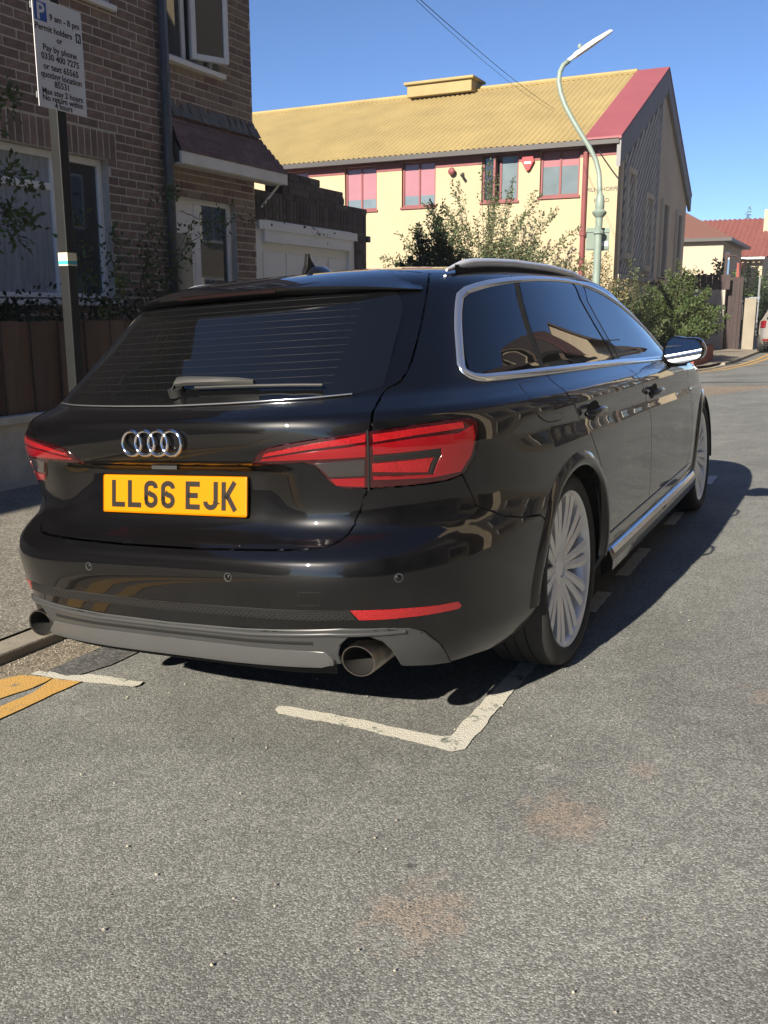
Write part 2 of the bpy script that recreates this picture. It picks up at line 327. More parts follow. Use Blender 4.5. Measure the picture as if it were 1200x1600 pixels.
# ------------------------------------------------------------------ brick house with porch and garage
XH = -4.5
M['mortar'] = mat('mortar', (.52, .47, .40), .95, var=.2, vscale=15, bump=.002, bscale=120)
M['brick'] = random_tint(mat('brown brick', (.225, .155, .124), .9, var=.28, vscale=16, bump=.0025, bscale=130, detail=6), .24)
M['brick_stuff'] = island_tint(mat('brown brick far', (.225, .155, .124), .9, var=.3, vscale=16, bump=.0025, bscale=130), .24)
M['brick_dark'] = random_tint(mat('dark garage brick', (.10, .082, .078), .9, var=.3, vscale=16, bump=.0025, bscale=130), .35)
M['brick_dark_stuff'] = island_tint(mat('dark garage brick courses', (.10, .082, .078), .9, var=.3, vscale=16), .35)
M['upvc'] = mat('white window plastic', (.82, .82, .80), .35, var=.06, vscale=5)
M['glass'] = mat('dark window glass', (.035, .04, .045), .02, spec=1.0)
M['glass_blue'] = mat('window pane with net curtain', (.33, .36, .39), .06, spec=.8, var=.35, vscale=3, stretch=(1, 9, .8))
M['glass_pink'] = mat('pane with pink blind', (.34, .16, .18), .1, spec=.6, var=.06)
M['glass_grey'] = mat('pane grey', (.15, .19, .21), .08, spec=.6, var=.15, vscale=2)
M['pipe'] = mat('grey plastic pipe', (.07, .078, .085), .45, var=.2, vscale=4)
M['garage_white'] = mat('white painted garage door', (.80, .80, .78), .5, var=.08, vscale=2)
M['tile'] = random_tint(mat('purple brown roof tile', (.17, .105, .10), .8, var=.3, vscale=9, bump=.003, bscale=60), .2)
M['fascia'] = mat('off white painted board', (.74, .71, .64), .6, var=.15, vscale=4)
M['cement'] = mat('grey cement fillet', (.17, .165, .16), .95, var=.35, vscale=14, bump=.02, bscale=18)
BL, BC = .2375, .0755
def px_area(p, dy=BL, dz=BC):
    d = Vector(p) - CAM; w = d.dot(CF)
    if w <= .1: return 0, 0, 0
    u = 384 + 699.6 * 1.3333 / 1.3333 * d.dot(CR) / w; v = 512 - 932.8 * d.dot(CU) / w
    u = 384 + 932.8 * d.dot(CR) / w
    return u, v, 1 / w
def brick_field(parent, x, y0, y1, z0, z1, holes, mat_one, mat_rest, soldiers=(), limit=300, face='x'):
    """bricks laid in running bond on a wall facing +x; the 300 largest in view are objects"""
    cells = []
    nrow = int((z1 - z0) / BC) + 1
    for r in range(nrow):
        z = z0 + r * BC
        if z + BC > z1 + .002: break
        off = (r % 2) * BL / 2 + (.012 * ((r * 7) % 5 - 2))
        k0 = int((y0 - off) / BL) - 1
        for k in range(k0, int((y1 - off) / BL) + 2):
            a, b = max(off + k * BL, y0), min(off + (k + 1) * BL, y1)
            segs = [(a, b)]
            for (ha, hb, hz0, hz1) in holes:
                if hz0 < z + BC * .6 and hz1 > z + BC * .4:
                    ns = []
                    for (s, e) in segs:
                        if e <= ha or s >= hb: ns.append((s, e))
                        else:
                            if s < ha: ns.append((s, ha))
                            if e > hb: ns.append((hb, e))
                    segs = ns
            for s, e in segs:
                if e - s > .05: cells.append((s, e, z))
    vis = []; rest = MB()
    for c in cells:
        u, v, w = px_area((x, (c[0] + c[1]) / 2, c[2]))
        vis.append((0 <= u <= 768 and 0 <= v <= 560 and w > 0, w * (c[1] - c[0]), c))
    vis.sort(key=lambda t: (-t[0], -t[1]))
    bm_cache = {}
    for i, (inn, w, (s, e, z)) in enumerate(vis):
        L_ = round(e - s - .015, 3); dx = random.uniform(-.0018, .0018)
        if inn and i < limit:
            if L_ not in bm_cache:
                j = .0016
                bm_cache[L_] = MB().box((-.05, 0, 0), (.005, L_, BC - .0145)).mesh('brick', bevel=.003, seg=1)
            obj('brick', bm_cache[L_], mat_one, parent, (x + dx, s + .0075, z + .007), (0, 0, random.uniform(-.006, .006)))
        else:
            rest.box((x - .03, s + .0075, z + .007), (x + .005 + dx, e - .0075, z + BC - .0075))
    if rest.f: stuff(rest.build('brick_courses', mat_rest, parent))
def wall_with_holes(mb, x0, x1, y0, y1, z0, z1, holes):
    ys = sorted({y0, y1, *[h[0] for h in holes], *[h[1] for h in holes]}); zs = sorted({z0, z1, *[h[2] for h in holes], *[h[3] for h in holes]})
    ys = [y for y in ys if y0 <= y <= y1]; zs = [z for z in zs if z0 <= z <= z1]
    for a, b in zip(ys, ys[1:]):
        run = None
        for c, d in zip(zs, zs[1:]):
            m = ((a + b) / 2, (c + d) / 2)
            if any(h[0] < m[0] < h[1] and h[2] < m[1] < h[3] for h in holes): continue
            mb.box((x0, a, c), (x1, b, d))
house = empty('brick_house', (XH, 4.0, 0)); tag(house, 'two-storey brown brick house on the left, with white framed windows and grey downpipe', 'house')
def W(o):  # parent a world-space part
    o.parent = house; o.matrix_parent_inverse = Matrix.Translation(-house.location); return o
WIN = (2.55, 4.74, 1.33, 2.55); DOOR = (5.62, 6.66, -.05, 2.37); UPW = (5.58, 6.44, 3.60, 4.85); UP2 = (2.9, 4.86, 3.84, 5.0)
mb = MB(); wall_with_holes(mb, XH - .28, XH, 1.0, 7.02, -.1, 5.6, [WIN, DOOR, UPW, UP2])
wall = W(mb.build('wall', M['mortar'], None))
SOL = (2.35, 4.86, 2.55, 2.785)
brick_field(wall, XH, 1.0, 7.02, .0, 5.55, [WIN, DOOR, UPW, UP2, SOL], M['brick'], M['brick_stuff'])
sb = MB().box((-.05, 0, 0), (.005, .061, .222)).mesh('soldier_brick', bevel=.0035, seg=1)
for i in range(33): obj('soldier_brick', sb, M['brick'], wall, (XH + random.uniform(-.002, .002), 2.37 + i * .0755, 2.557))
# returning side wall above the garage and roof
W(boxo('side_wall', (-12, 6.74, -.1), (XH - .281, 7.02, 5.6), M['brick_stuff']))
rf = MB().add([(XH + .4, .9, 5.45), (XH + .4, 7.3, 5.45), (-8.3, 7.3, 8.3), (-8.3, .9, 8.3), (-12.4, 7.3, 5.45), (-12.4, .9, 5.45)], [(0, 1, 2, 3), (3, 2, 4, 5), (1, 4, 2), (0, 3, 5), (0, 5, 4, 1)])
W(rf.build('roof', M['tile']))
def window(parent, x, y0, y1, z0, z1, bars=(), transoms=(), fw=.06, depth=.07, glass='glass', name='window', sill=True):
    """frame set back in the opening; bars = y of mullions, transoms = (ya, yb, z)"""
    xb = x - depth
    fr = MB(); fr.box((xb - .05, y0, z0), (xb, y0 + fw, z1)); fr.box((xb - .05, y1 - fw, z0), (xb, y1, z1)); fr.box((xb - .05, y0 + fw, z0), (xb, y1 - fw, z0 + fw)); fr.box((xb - .05, y0 + fw, z1 - fw), (xb, y1 - fw, z1))
    for b in bars: fr.box((xb - .05, b - fw / 2, z0 + fw), (xb - .002, b + fw / 2, z1 - fw))
    for a, b, z in transoms: fr.box((xb - .05, a, z - fw / 2), (xb - .004, b, z + fw / 2))
    f = fr.build(name, M['upvc'], None, bevel=.008); W(f)
    cuts = [y0 + fw] + list(bars) + [y1 - fw]
    for i, (a, b) in enumerate(zip(cuts, cuts[1:])):
        gm = glass[i] if isinstance(glass, (list, tuple)) else glass
        p = boxo('pane', (xb - .034, a, z0 + fw * .8), (xb - .026, b, z1 - fw * .8), M[gm]); p.parent = f
    if sill:
        s = boxo('sill', (xb - .02, y0 - .06, z0 - .045), (x + .055, y1 + .06, z0 + .004), M['upvc'], None, bevel=.008); s.parent = f
    return f
window(house, XH, *WIN, bars=(4.16,), transoms=((2.6, 4.13, 2.26),), glass=('glass_blue', 'glass'))
uw = window(house, XH, *UPW, bars=(5.98,), glass=('glass', 'glass'))
# open casement of the upper window
oy = 6.02; ang = radians(-26)
cm = MB(); cw, chh = .41, 1.14
Mo = Matrix.Translation((XH - .02, oy, 3.66)) @ Matrix.Rotation(ang, 4, 'Z')
for a, b in (((-.025, 0, 0), (.025, .055, chh)), ((-.025, cw - .055, 0), (.025, cw, chh)), ((-.025, .055, 0), (.025, cw - .055, .055)), ((-.025, .055, chh - .055), (.025, cw - .055, chh))): cm.box(a, b, Mo)
cs = W(cm.build('open_casement', M['upvc'], bevel=.006)); p = MB().box((-.006, .05, .05), (.006, cw - .05, chh - .05), Mo).build('pane', M['glass'], cs)
MB().tube([Mo @ Vector((-.03, .03, .45)), Mo @ Vector((-.055, .03, .45)), Mo @ Vector((-.055, .03, .60))], .011, 8).build('window_handle', M['upvc'], cs)
W(window(house, XH, *UP2, bars=(3.9,)))
# front door with glazed side panel
dr = W(MB().box((XH - .12, 5.62, .05), (XH - .07, 5.69, 2.37)).box((XH - .12, 6.59, .05), (XH - .07, 6.66, 2.37)).box((XH - .12, 5.69, 2.30), (XH - .07, 6.59, 2.37)).box((XH - .12, 6.02, .05), (XH - .07, 6.12, 2.30)).box((XH - .12, 6.12, .05), (XH - .07, 6.59, .30)).build('door', M['upvc'], bevel=.006))
dl = boxo('door_leaf', (XH - .11, 5.69, .08), (XH - .075, 6.02, 2.30), M['upvc'], dr, bevel=.004)
boxo('door_panel', (XH - .08, 5.74, 1.05), (XH - .066, 5.97, 2.0), M['glass_grey'], dr); boxo('pane', (XH - .10, 6.12, .30), (XH - .092, 6.59, 2.30), M['glass'], dr)
# downpipe with brackets
dp = W(MB().tube([(XH + .07, 5.50, .0), (XH + .07, 5.50, 5.5)], .046, 14).build('downpipe', M['pipe'], smooth=True))
for z in (.9, 2.62, 3.34, 4.6): MB().tube([(XH + .07, 5.50, z), (XH + .07, 5.50, z + .06)], .054, 14).build('pipe_collar', M['pipe'], dp, smooth=True, angle=.6)
# tiled porch canopy
cano = empty('porch_canopy', (XH, 5.6, 2.6)); W(cano)
cy0, cy1 = 5.56, 7.40; nt_ = 8; za, zb = 3.12, 2.745; xa, xb = XH + .012, XH + .18
for i in range(nt_):
    t0, t1 = i / nt_, (i + 1) / nt_
    x0, x1 = xa + (xb - xa) * t0, xa + (xb - xa) * (t1 + .02); z0, z1 = za + (zb - za) * t0, za + (zb - za) * t1
    n = 9; cy1 = 7.04 + .38 * (i + 1) / nt_
    for j in range(n):
        ya = cy0 + (cy1 - cy0) * (j + (.5 if i % 2 else 0)) / n; yb = min(cy1, ya + (cy1 - cy0) / n - .006)
        if ya >= cy1 - .02: continue
        if j == 0 and i % 2: ya = cy0
        t = MB().add([(x0, ya, z0), (x0, yb, z0), (x1, yb, z1 + .012), (x1, ya, z1 + .012), (x0, ya, z0 - .02), (x0, yb, z0 - .02), (x1, yb, z1 - .014), (x1, ya, z1 - .014)], [(0, 1, 2, 3), (4, 7, 6, 5), (3, 2, 6, 7), (0, 3, 7, 4), (1, 5, 6, 2), (0, 4, 5, 1)])
        o = t.build('roof_tile', M['tile'], cano)
for o in cano.children: o.matrix_parent_inverse = Matrix.Translation(-Vector((XH, 5.6, 2.6)))
def CN(o): o.parent = cano; o.matrix_parent_inverse = Matrix.Translation(-Vector((XH, 5.6, 2.6))); return o
CN(boxo('fascia_board', (xb - .03, cy0, zb - .125), (xb + .0, cy1, zb - .012), M['fascia'], bevel=.004)); CN(boxo('soffit', (XH, cy0, zb - .13), (xb - .03, 7.36, zb - .115), M['fascia']))
for ye in (cy0 + .01, 7.02): CN(MB().add([(XH, ye, za - .05), (XH, ye, zb - .11), (xb - .03, ye, zb - .11), (xb - .03, ye, zb - .03)], [(0, 1, 2, 3)]).build('gable_infill', M['brick_dark_stuff']))
fl = MB()
for i in range(26):
    y = cy0 + .06 + i * (7.0 - cy0) / 26; z = 3.12 + random.uniform(0, .07)
    fl.add([(XH + .07 + random.uniform(-.01, .02), y, 3.07), (XH + .07 + random.uniform(-.01, .02), y + .07, 3.07), (XH + .01, y + .07, z + .05), (XH + .01, y, z + .05)], [(0, 1, 2, 3)])
CN(fl.build('cement_fillet', M['cement']))
CN(MB().tube([(XH + .03, 7.10, 2.36), (XH + .12, 7.32, 2.61)], .014, 8).build('bracket', M['fascia']))
# garage
gar = empty('garage', (XH, 8.3, 0)); tag(gar, 'single garage of dark brick beside the house, with white up-and-over door and stepped parapet', 'garage')
GH = (7.02, 9.36, -.1, 2.24)
def GP(o): o.parent = gar; o.matrix_parent_inverse = Matrix.Translation(-gar.location); return o
mb = MB(); mb.box((XH - .25, 9.36, -.1), (XH, 9.64, 2.55)); mb.box((XH - .25, 7.03, 2.24), (XH, 9.36, 2.55)); mb.box((-11, 9.40, -.1), (XH - .251, 9.64, 2.5)); mb.box((-11, 7.03, 2.3), (XH - .251, 9.40, 2.4))
mb.box((XH - .25, 7.6, 2.55), (XH, 9.02, 2.66)); mb.box((XH - .25, 7.6, 2.66), (XH, 8.42, 2.80))
gw = GP(mb.build('wall', M['brick_dark_stuff']))
brick_field(gw, XH, 9.37, 9.64, .0, 2.27, [], M['brick_dark'], M['brick_dark_stuff'], limit=60)
sg = MB().box((-.05, 0, 0), (.009, .064, .222)).mesh('soldier_brick', bevel=.003, seg=1)
for i in range(34): obj('soldier_brick', sg, M['brick_dark'], gw, (XH + random.uniform(-.003, .003), 7.05 + i * .0755, 2.262))
for r, (ya, yb) in enumerate(((7.6, 9.64), (7.6, 9.03), (7.6, 8.99), (7.6, 8.42))):
    y = ya + (r % 2) * .11
    while y < yb - .08:
        e = min(y + .2375, yb); MB().box((XH - .05, y + .005, 2.493 + r * .076), (XH + .008 + random.uniform(-.004, .004), e - .005, 2.562 + r * .076)).build('coping_brick', M['brick_dark'], gw); y = e
gd = GP(MB().box((XH - .12, 7.05, -.05), (XH - .03, 7.19, 2.24)).box((XH - .12, 9.22, -.05), (XH - .03, 9.36, 2.24)).box((XH - .12, 7.19, 2.0), (XH + .012, 9.22, 2.24)).build('door_frame', M['garage_white'], bevel=.006))
gl = boxo('garage_door', (XH - .11, 7.19, -.03), (XH - .075, 9.22, 2.0), M['garage_white'], gd)
for c in range(4):
    for r in range(3):
        y = 7.25 + c * .495; z = .10 + r * .63; boxo('door_panel', (XH - .075, y, z), (XH - .062, y + .43, z + .54), M['garage_white'], gl, bevel=.006)
boxo('lintel_board', (XH + .012, 7.06, 2.13), (XH + .03, 9.34, 2.23), M['garage_white'], gd, bevel=.004)
GP(boxo('outlet', (XH - .02, 9.641, 2.14), (XH + .03, 9.72, 2.22), M['pipe'], bevel=.01))
# the row of brick houses continuing back along the street
def brick_mat(name, c1, c2, mortar, scale):
    m = mat(name, c1, .9); nt = m.node_tree; b = nt.nodes['Principled BSDF']; tc = nt.nodes.new('ShaderNodeTexCoord'); sp = nt.nodes.new('ShaderNodeSeparateXYZ'); cb = nt.nodes.new('ShaderNodeCombineXYZ')
    ad = nt.nodes.new('ShaderNodeMath'); ad.operation = 'ADD'
    bt = nt.nodes.new('ShaderNodeTexBrick'); bt.inputs['Color1'].default_value = (*c1, 1); bt.inputs['Color2'].default_value = (*c2, 1); bt.inputs['Mortar'].default_value = (*mortar, 1); bt.inputs['Scale'].default_value = 1
    bt.inputs['Brick Width'].default_value = .2375; bt.inputs['Row Height'].default_value = .0755; bt.inputs['Mortar Size'].default_value = .006
    nt.links.new(tc.outputs['Object'], sp.inputs[0]); nt.links.new(sp.outputs[0], ad.inputs[0]); nt.links.new(sp.outputs[1], ad.inputs[1]); nt.links.new(ad.outputs[0], cb.inputs[0]); nt.links.new(sp.outputs[2], cb.inputs[1]); nt.links.new(cb.outputs[0], bt.inputs['Vector']); nt.links.new(bt.outputs[0], b.inputs['Base Color']); return m
M['brickwork'] = brick_mat('brickwork', (.12, .075, .055), (.075, .05, .042), (.22, .19, .16), 1)
M['render'] = mat('cream render', (.46, .38, .27), .9, var=.12, vscale=2)
M['redroof'] = mat('red clay roof', (.15, .066, .05), .85, var=.25, vscale=5, bump=.03, bscale=6, stretch=(6, 6, 6))
M['brownroof'] = mat('brown tiled roof', (.11, .075, .055), .85, var=.25, vscale=5)
def plain_house(name, label, x0, x1, y0, y1, eave, ridge, wallm, roofm, ridge_axis='y', front=1, wins=3, gables=True, overhang=.35):
    """house whose front wall is the +x (front=1) or -x (front=-1) face"""
    h = empty(name, ((x0 + x1) / 2, (y0 + y1) / 2, 0)); tag(h, label, 'house')
    inv = Matrix.Translation(-h.location)
    def P(o): o.parent = h; o.matrix_parent_inverse = inv; return o
    w = MB().box((x0, y0, -.3), (x1, y1, eave))
    ym, xm = (y0 + y1) / 2, (x0 + x1) / 2
    if ridge_axis == 'y': w.add([(x0, y0, eave), (x1, y0, eave), (xm, y0, ridge - .1)], [(0, 1, 2)]).add([(x0, y1, eave), (x1, y1, eave), (xm, y1, ridge - .1)], [(0, 1, 2)])
    else: w.add([(x0, y0, eave), (x0, y1, eave), (x0, ym, ridge - .1)], [(0, 1, 2)]).add([(x1, y0, eave), (x1, y1, eave), (x1, ym, ridge - .1)], [(0, 1, 2)])
    P(w.build('wall', wallm))
    o = overhang; t = .09; s = o * (ridge - eave) / ((x1 - x0) / 2 if ridge_axis == 'y' else (y1 - y0) / 2)
    r = MB()
    if ridge_axis == 'y':
        for sgn, xe in ((-1, x0), (1, x1)):
            a = [(xe + sgn * o, y0 - .2, eave - s), (xe + sgn * o, y1 + .2, eave - s), (xm, y1 + .2, ridge), (xm, y0 - .2, ridge)]
            r.add(a + [(x, y, z + t) for x, y, z in a], [(0, 1, 2, 3), (4, 5, 6, 7), (0, 1, 5, 4), (1, 2, 6, 5), (2, 3, 7, 6), (3, 0, 4, 7)])
    else:
        for sgn, ye in ((-1, y0), (1, y1)):
            a = [(x0 - .2, ye + sgn * o, eave - s), (x1 + .2, ye + sgn * o, eave - s), (x1 + .2, ym, ridge), (x0 - .2, ym, ridge)]
            r.add(a + [(x, y, z + t) for x, y, z in a], [(0, 1, 2, 3), (4, 5, 6, 7), (0, 1, 5, 4), (1, 2, 6, 5), (2, 3, 7, 6), (3, 0, 4, 7)])
    rr = P(r.build('roof', roofm))
    xf = x1 if front > 0 else x0
    for i in range(wins):
        for z in (.9, 3.4):
            yc = y0 + (y1 - y0) * (i + .5) / wins
            f = P(MB().box((xf - .02, yc - .62, z - .05), (xf + front * .05, yc + .62, z + 1.35)).build('window', M['upvc'])); q = boxo('pane', (xf + front * .05 - .002, yc - .55, z + .03), (xf + front * .056, yc - .03, z + 1.28), M['glass']); q.parent = f
            q = boxo('pane', (xf + front * .05 - .002, yc + .03, z + .03), (xf + front * .056, yc + .55, z + 1.28), M['glass']); q.parent = f
    return h, P
plain_house('brick_house', 'brick house adjoining the brown brick house behind the camera, seen in the car paint', -12, XH - .03, -9, .97, 5.6, 8.3, M['brickwork'], M['brownroof'])
plain_house('brick_house', 'farthest brick house back along the left pavement, seen in the car paint', -12, XH - .03, -20, -9.3, 5.6, 8.3, M['brickwork'], M['brownroof'])
# ------------------------------------------------------------------ garden wall, fence, sign post
M['wallrender'] = mat('weathered rendered garden wall', (.50, .48, .43), .9, var=.3, vscale=5, bump=.004, bscale=40)
M['board'] = random_tint(mat('brown fence board', (.11, .070, .050), .85, var=.35, vscale=4, bump=.002, bscale=50, stretch=(6, 6, .6)), .28)
gwl = empty('garden_wall', (-3.5, 3, 0)); tag(gwl, 'low grey rendered garden wall along the pavement, under the wooden fence', 'wall')
def GW(o): o.parent = gwl; o.matrix_parent_inverse = Matrix.Translation(-gwl.location); return o
GW(boxo('wall_face', (-3.62, -6, -.1), (-3.42, 6.9, .49), M['wallrender'])); 
for i in range(13): GW(boxo('coping_slab', (-3.65, -6 + i * .99, .49), (-3.385, -6 + i * .99 + .982, .545 + random.uniform(-.003, .003)), M['wallrender'], bevel=.01))
fn = empty('board_fence', (-3.5, 3, .545)); tag(fn, 'dark brown vertical board fence on top of the low garden wall', 'fence')
fb = MB().box((-.011, 0, 0), (.011, .142, .62)).mesh('board', bevel=.003, seg=1)
def FN(o): o.parent = fn; o.matrix_parent_inverse = Matrix.Translation(-fn.location); return o
y = -1.2; i = 0
while y < 6.7:
    FN(obj('board', fb, M['board'], None, (-3.46 + (.012 if i % 2 else -.012), y, .55 + random.uniform(-.006, .008)), (random.uniform(-.008, .008), random.uniform(-.01, .01), random.uniform(-.05, .05)))); y += .128 + random.uniform(-.006, .006); i += 1
for z in (.68, 1.02): FN(boxo('rail', (-3.535, -1.2, z), (-3.49, 6.8, z + .07), M['board']))
M['postmetal'] = mat('grey metal sign post', (.013, .014, .015), .5, spec=.25, var=.15, vscale=6)
M['signgrey'] = mat('sign back grey', (.22, .23, .23), .5)
M['signwhite'] = mat('white sign face', (.72, .73, .75), .35, var=.05)
M['signblue'] = mat('blue sign panel', (.02, .10, .42), .35); M['signblack'] = mat('black sign print', (.012, .012, .013), .45)
M['galv'] = mat('galvanised steel', (.36, .37, .37), .45, metal=.6, var=.2, vscale=8)
XS = -2.9
post = empty('parking_sign', (XS, 2.59, hpave(XS))); tag(post, 'white permit parking sign with blue P on a square grey post by the fence', 'sign')
def PS(o): o.parent = post; o.matrix_parent_inverse = Matrix.Translation(-post.location); return o
PS(boxo('post', (XS - .0375, 2.5525, 0), (XS + .0375, 2.6275, 3.2), M['postmetal'], bevel=.006))
for z in (2.52, 2.95): PS(boxo('clamp', (XS - .043, 2.50, z), (XS + .045, 2.68, z + .03), M['galv'], bevel=.003))
sf = PS(boxo('sign_plate', (XS + .046, 2.40, 2.435), (XS + .051, 2.79, 3.04), M['signwhite'], bevel=.002))
for z in (2.48, 2.97): boxo('sign_channel', (XS + .040, 2.392, z), (XS + .046, 2.798, z + .035), M['galv'], sf)
SM = Matrix(((0, 0, 1, XS + .0515), (1, 0, 0, 0), (0, 1, 0, 0), (0, 0, 0, 1)))
def sign_text(txt, yc, z, size, m='signblack', align='CENTER', bold=.0010, parent=None, dx=0):
    me = text_mesh(txt, size, align, .0004, bold); me.transform(Matrix.Translation((dx, 0, 0)) @ Matrix(((0, 0, 1, XS + .0518), (1, 0, 0, yc), (0, 1, 0, z), (0, 0, 0, 1))))
    return obj('lettering', me, M[m], sf)
boxo('parking_symbol', (XS + .051, 2.412, 2.915), (XS + .0516, 2.507, 3.020), M['signblue'], sf)
sign_text('P', 2.459, 2.925, .125, 'signwhite', bold=.003, dx=.0006)
for t, yc, z, s in (('9 am - 8 pm', 2.648, 3.000, .052), ('Permit holders', 2.556, 2.922, .051), ('or', 2.595, 2.868, .051), ('Pay by phone', 2.595, 2.800, .053), ('0330 400 7275', 2.595, 2.744, .053), ('or text 65565', 2.595, 2.682, .053), ('quoting location', 2.595, 2.630, .053), ('85531', 2.595, 2.578, .053), ('Max stay 2 hours', 2.595, 2.524, .050), ('No return within', 2.595, 2.482, .050), ('4 hours', 2.595, 2.444, .048)): sign_text(t, yc, 2.435 + (z - 2.435) * .885, s * .95)
boxo('permit_letter_panel', (XS + .051, 2.733, 2.857), (XS + .0516, 2.776, 2.910), M['signblack'], sf); sign_text('R', 2.7545, 2.867, .047, 'signwhite', dx=.0006)
M['sticker'] = mat('pale sticker', (.75, .66, .45), .5); M['sticker_teal'] = mat('teal sticker band', (.05, .38, .42), .5)
sk = PS(MB().box((XS - .0395, 2.5505, 1.52), (XS + .0395, 2.6295, 1.60)).build('sticker', M['sticker'])); MB().box((XS - .0402, 2.5500, 1.528), (XS + .0402, 2.6302, 1.55)).build('sticker_band', M['sticker_teal'], sk)

# ------------------------------------------------------------------ cream building with yellow corrugated roof
YB, XB = 20.0, -3.62
M['cream'] = mat('cream painted render', (.43, .36, .235), .9, var=.09, vscale=1.2, bump=.004, bscale=30)
M['creamgrey'] = mat('grey beige render', (.66, .58, .47), .9, var=.12, vscale=1.5, bump=.004, bscale=30)
M['oxide'] = mat('dark red painted trim', (.21, .058, .058), .6, var=.12, vscale=3)
M['roofred'] = mat('dull red flashing', (.27, .075, .085), .55, var=.1, vscale=2)
M['roofyellow'] = mat('yellow painted corrugated sheet', (.33, .25, .105), .7, var=.18, vscale=.9, bump=.003, bscale=40)
M['gutterdark'] = mat('dark gutter', (.05, .045, .045), .5)
M['clad'] = mat('grey brown cladding board', (.55, .52, .48), .7, var=.2, vscale=2)
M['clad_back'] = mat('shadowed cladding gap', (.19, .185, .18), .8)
M['signtext'] = mat('dark painted letters', (.10, .10, .09), .8)
yb = empty('cream_building', (XB, YB, 0)); tag(yb, 'long two-storey cream building with yellow corrugated roof and dark red windows', 'building')
def Y(o, p=None):
    o.parent = p or yb
    if p is None: o.matrix_parent_inverse = Matrix.Translation(-yb.location)
    return o
XL = -26.0; ZE = 4.98; YR, ZR = 24.55, 7.22; YE2 = 28.85; ZE2 = 4.72
WX = [(-5.44, -4.50, 3.80, 4.83), (-6.88, -5.96, 3.76, 4.83), (-9.0, -8.08, 3.74, 4.80), (-10.62, -9.70, 3.72, 4.78), (-12.6, -11.7, 3.72, 4.78), (-14.6, -13.7, 3.72, 4.78)]
mb = MB()
xs = sorted({XL, XB, *[w[0] for w in WX], *[w[1] for w in WX]})
for a, b in zip(xs, xs[1:]):
    h = [w for w in WX if w[0] < (a + b) / 2 < w[1]]
    if h: mb.box((a, YB, -.3), (b, YB + .3, h[0][2])); mb.box((a, YB, h[0][3]), (b, YB + .3, ZE))
    else: mb.box((a, YB, -.3), (b, YB + .3, ZE))
fw = Y(mb.build('front_wall', M['cream']))
# red band under the eaves
rb = MB()
for a, b in zip(xs, xs[1:]):
    h = [w for w in WX if w[0] < (a + b) / 2 < w[1]]
    if h: rb.box((a, YB - .012, h[0][3]), (b, YB - .002, ZE - .06))
    else: rb.box((a, YB - .012, 4.62), (b, YB - .002, ZE - .06))
Y(rb.build('red_band', M['oxide']))
for i, (a, b, z0, z1) in enumerate(WX):
    f = MB(); t = .05; yy = YB + .06
    f.box((a, yy, z0), (a + t, yy + .06, z1)); f.box((b - t, yy, z0), (b, yy + .06, z1)); f.box((a + t, yy, z0), (b - t, yy + .06, z0 + t)); f.box((a + t, yy, z1 - t), (b - t, yy + .06, z1)); xm = (a + b) / 2; f.box((xm - .022, yy + .004, z0 + t), (xm + .022, yy + .06, z1 - t))
    f.box((a - .03, YB - .04, z0 - .05), (b + .03, YB + .06, z0))
    fo = Y(f.build('window', M['oxide']))
    for k, (p0, p1) in enumerate(((a + t, xm), (xm, b - t))):
        zl = z0 + t + (.22 if i in (2, 3) else .62 if i == 0 else .05)
        if i == 1: boxo('pane', (p0, yy + .03, z0 + t), (p1, yy + .035, z1 - t), M['glass'] if k == 0 else M['glass_grey'], fo)
        else:
            boxo('pane', (p0, yy + .03, z0 + t), (p1, yy + .035, zl), M['glass_grey'], fo); boxo('blind', (p0, yy + .03, zl), (p1, yy + .035, z1 - t), M['glass_pink'], fo)
    if i == 1:   # the open sash
        boxo('open_sash', (a + .33, YB - .10, z0 + .03), (a + .38, YB + .06, z1 - .03), M['oxide'], fo)
# gable end wall facing the street
def zroof(y): return ZE + (ZR - ZE) * (y - YB) / (YR - YB) if y < YR else ZR + (ZE2 - ZR) * (y - YR) / (YE2 - YR)
gm = MB(); gp = [(YB + .301, -.3), (YE2, -.3), (YE2, ZE2), (YR, ZR), (YB + .301, zroof(YB + .3))]
gm.prism(gp, Matrix(((0, 0, 1, XB - .3), (1, 0, 0, 0), (0, 1, 0, 0), (0, 0, 0, 1))), .298)
gab = Y(gm.build('gable_wall', M['creamgrey']))
Y(boxo('back_wall', (XL, YE2 - .3, -.3), (XB - .301, YE2, ZE2), M['creamgrey']))
# diagonal boards on the near half of the gable
cl = MB(); zlo, zhi = 2.05, 7.0; ya, ybd = YB + .55, YR - .35
step = .27; th = .03
k = -60
def clip_board(c):
    """board running up to the right at 45 degrees in (y,z); clip its centre line to the clad field"""
    pts = []
    for t in np.linspace(-8, 8, 400):
        yy, zz = 22 + t * .7071, c + t * .7071
        if ya <= yy <= ybd and zlo + (yy - ya) * .0 <= zz <= zroof(yy) - .62: pts.append((yy, zz))
    return (pts[0], pts[-1]) if len(pts) > 2 else None
for k in range(-40, 60):
    r = clip_board(3.0 + k * step)
    if r:
        (y0, z0), (y1, z1) = r; w = step / 1.414 * .30
        cl.prism([(y0 - w * .7, z0 + w * .7), (y0 + w * .7, z0 - w * .7), (y1 + w * .7, z1 - w * .7), (y1 - w * .7, z1 + w * .7)], Matrix(((0, 0, 1, XB + .006), (1, 0, 0, 0), (0, 1, 0, 0), (0, 0, 0, 1))), .018)
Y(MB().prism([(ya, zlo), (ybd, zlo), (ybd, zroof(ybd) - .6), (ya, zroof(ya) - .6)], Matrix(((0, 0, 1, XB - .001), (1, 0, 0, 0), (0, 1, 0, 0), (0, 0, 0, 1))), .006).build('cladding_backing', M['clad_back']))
Y(stuff(cl.build('diagonal_cladding', M['clad'])))
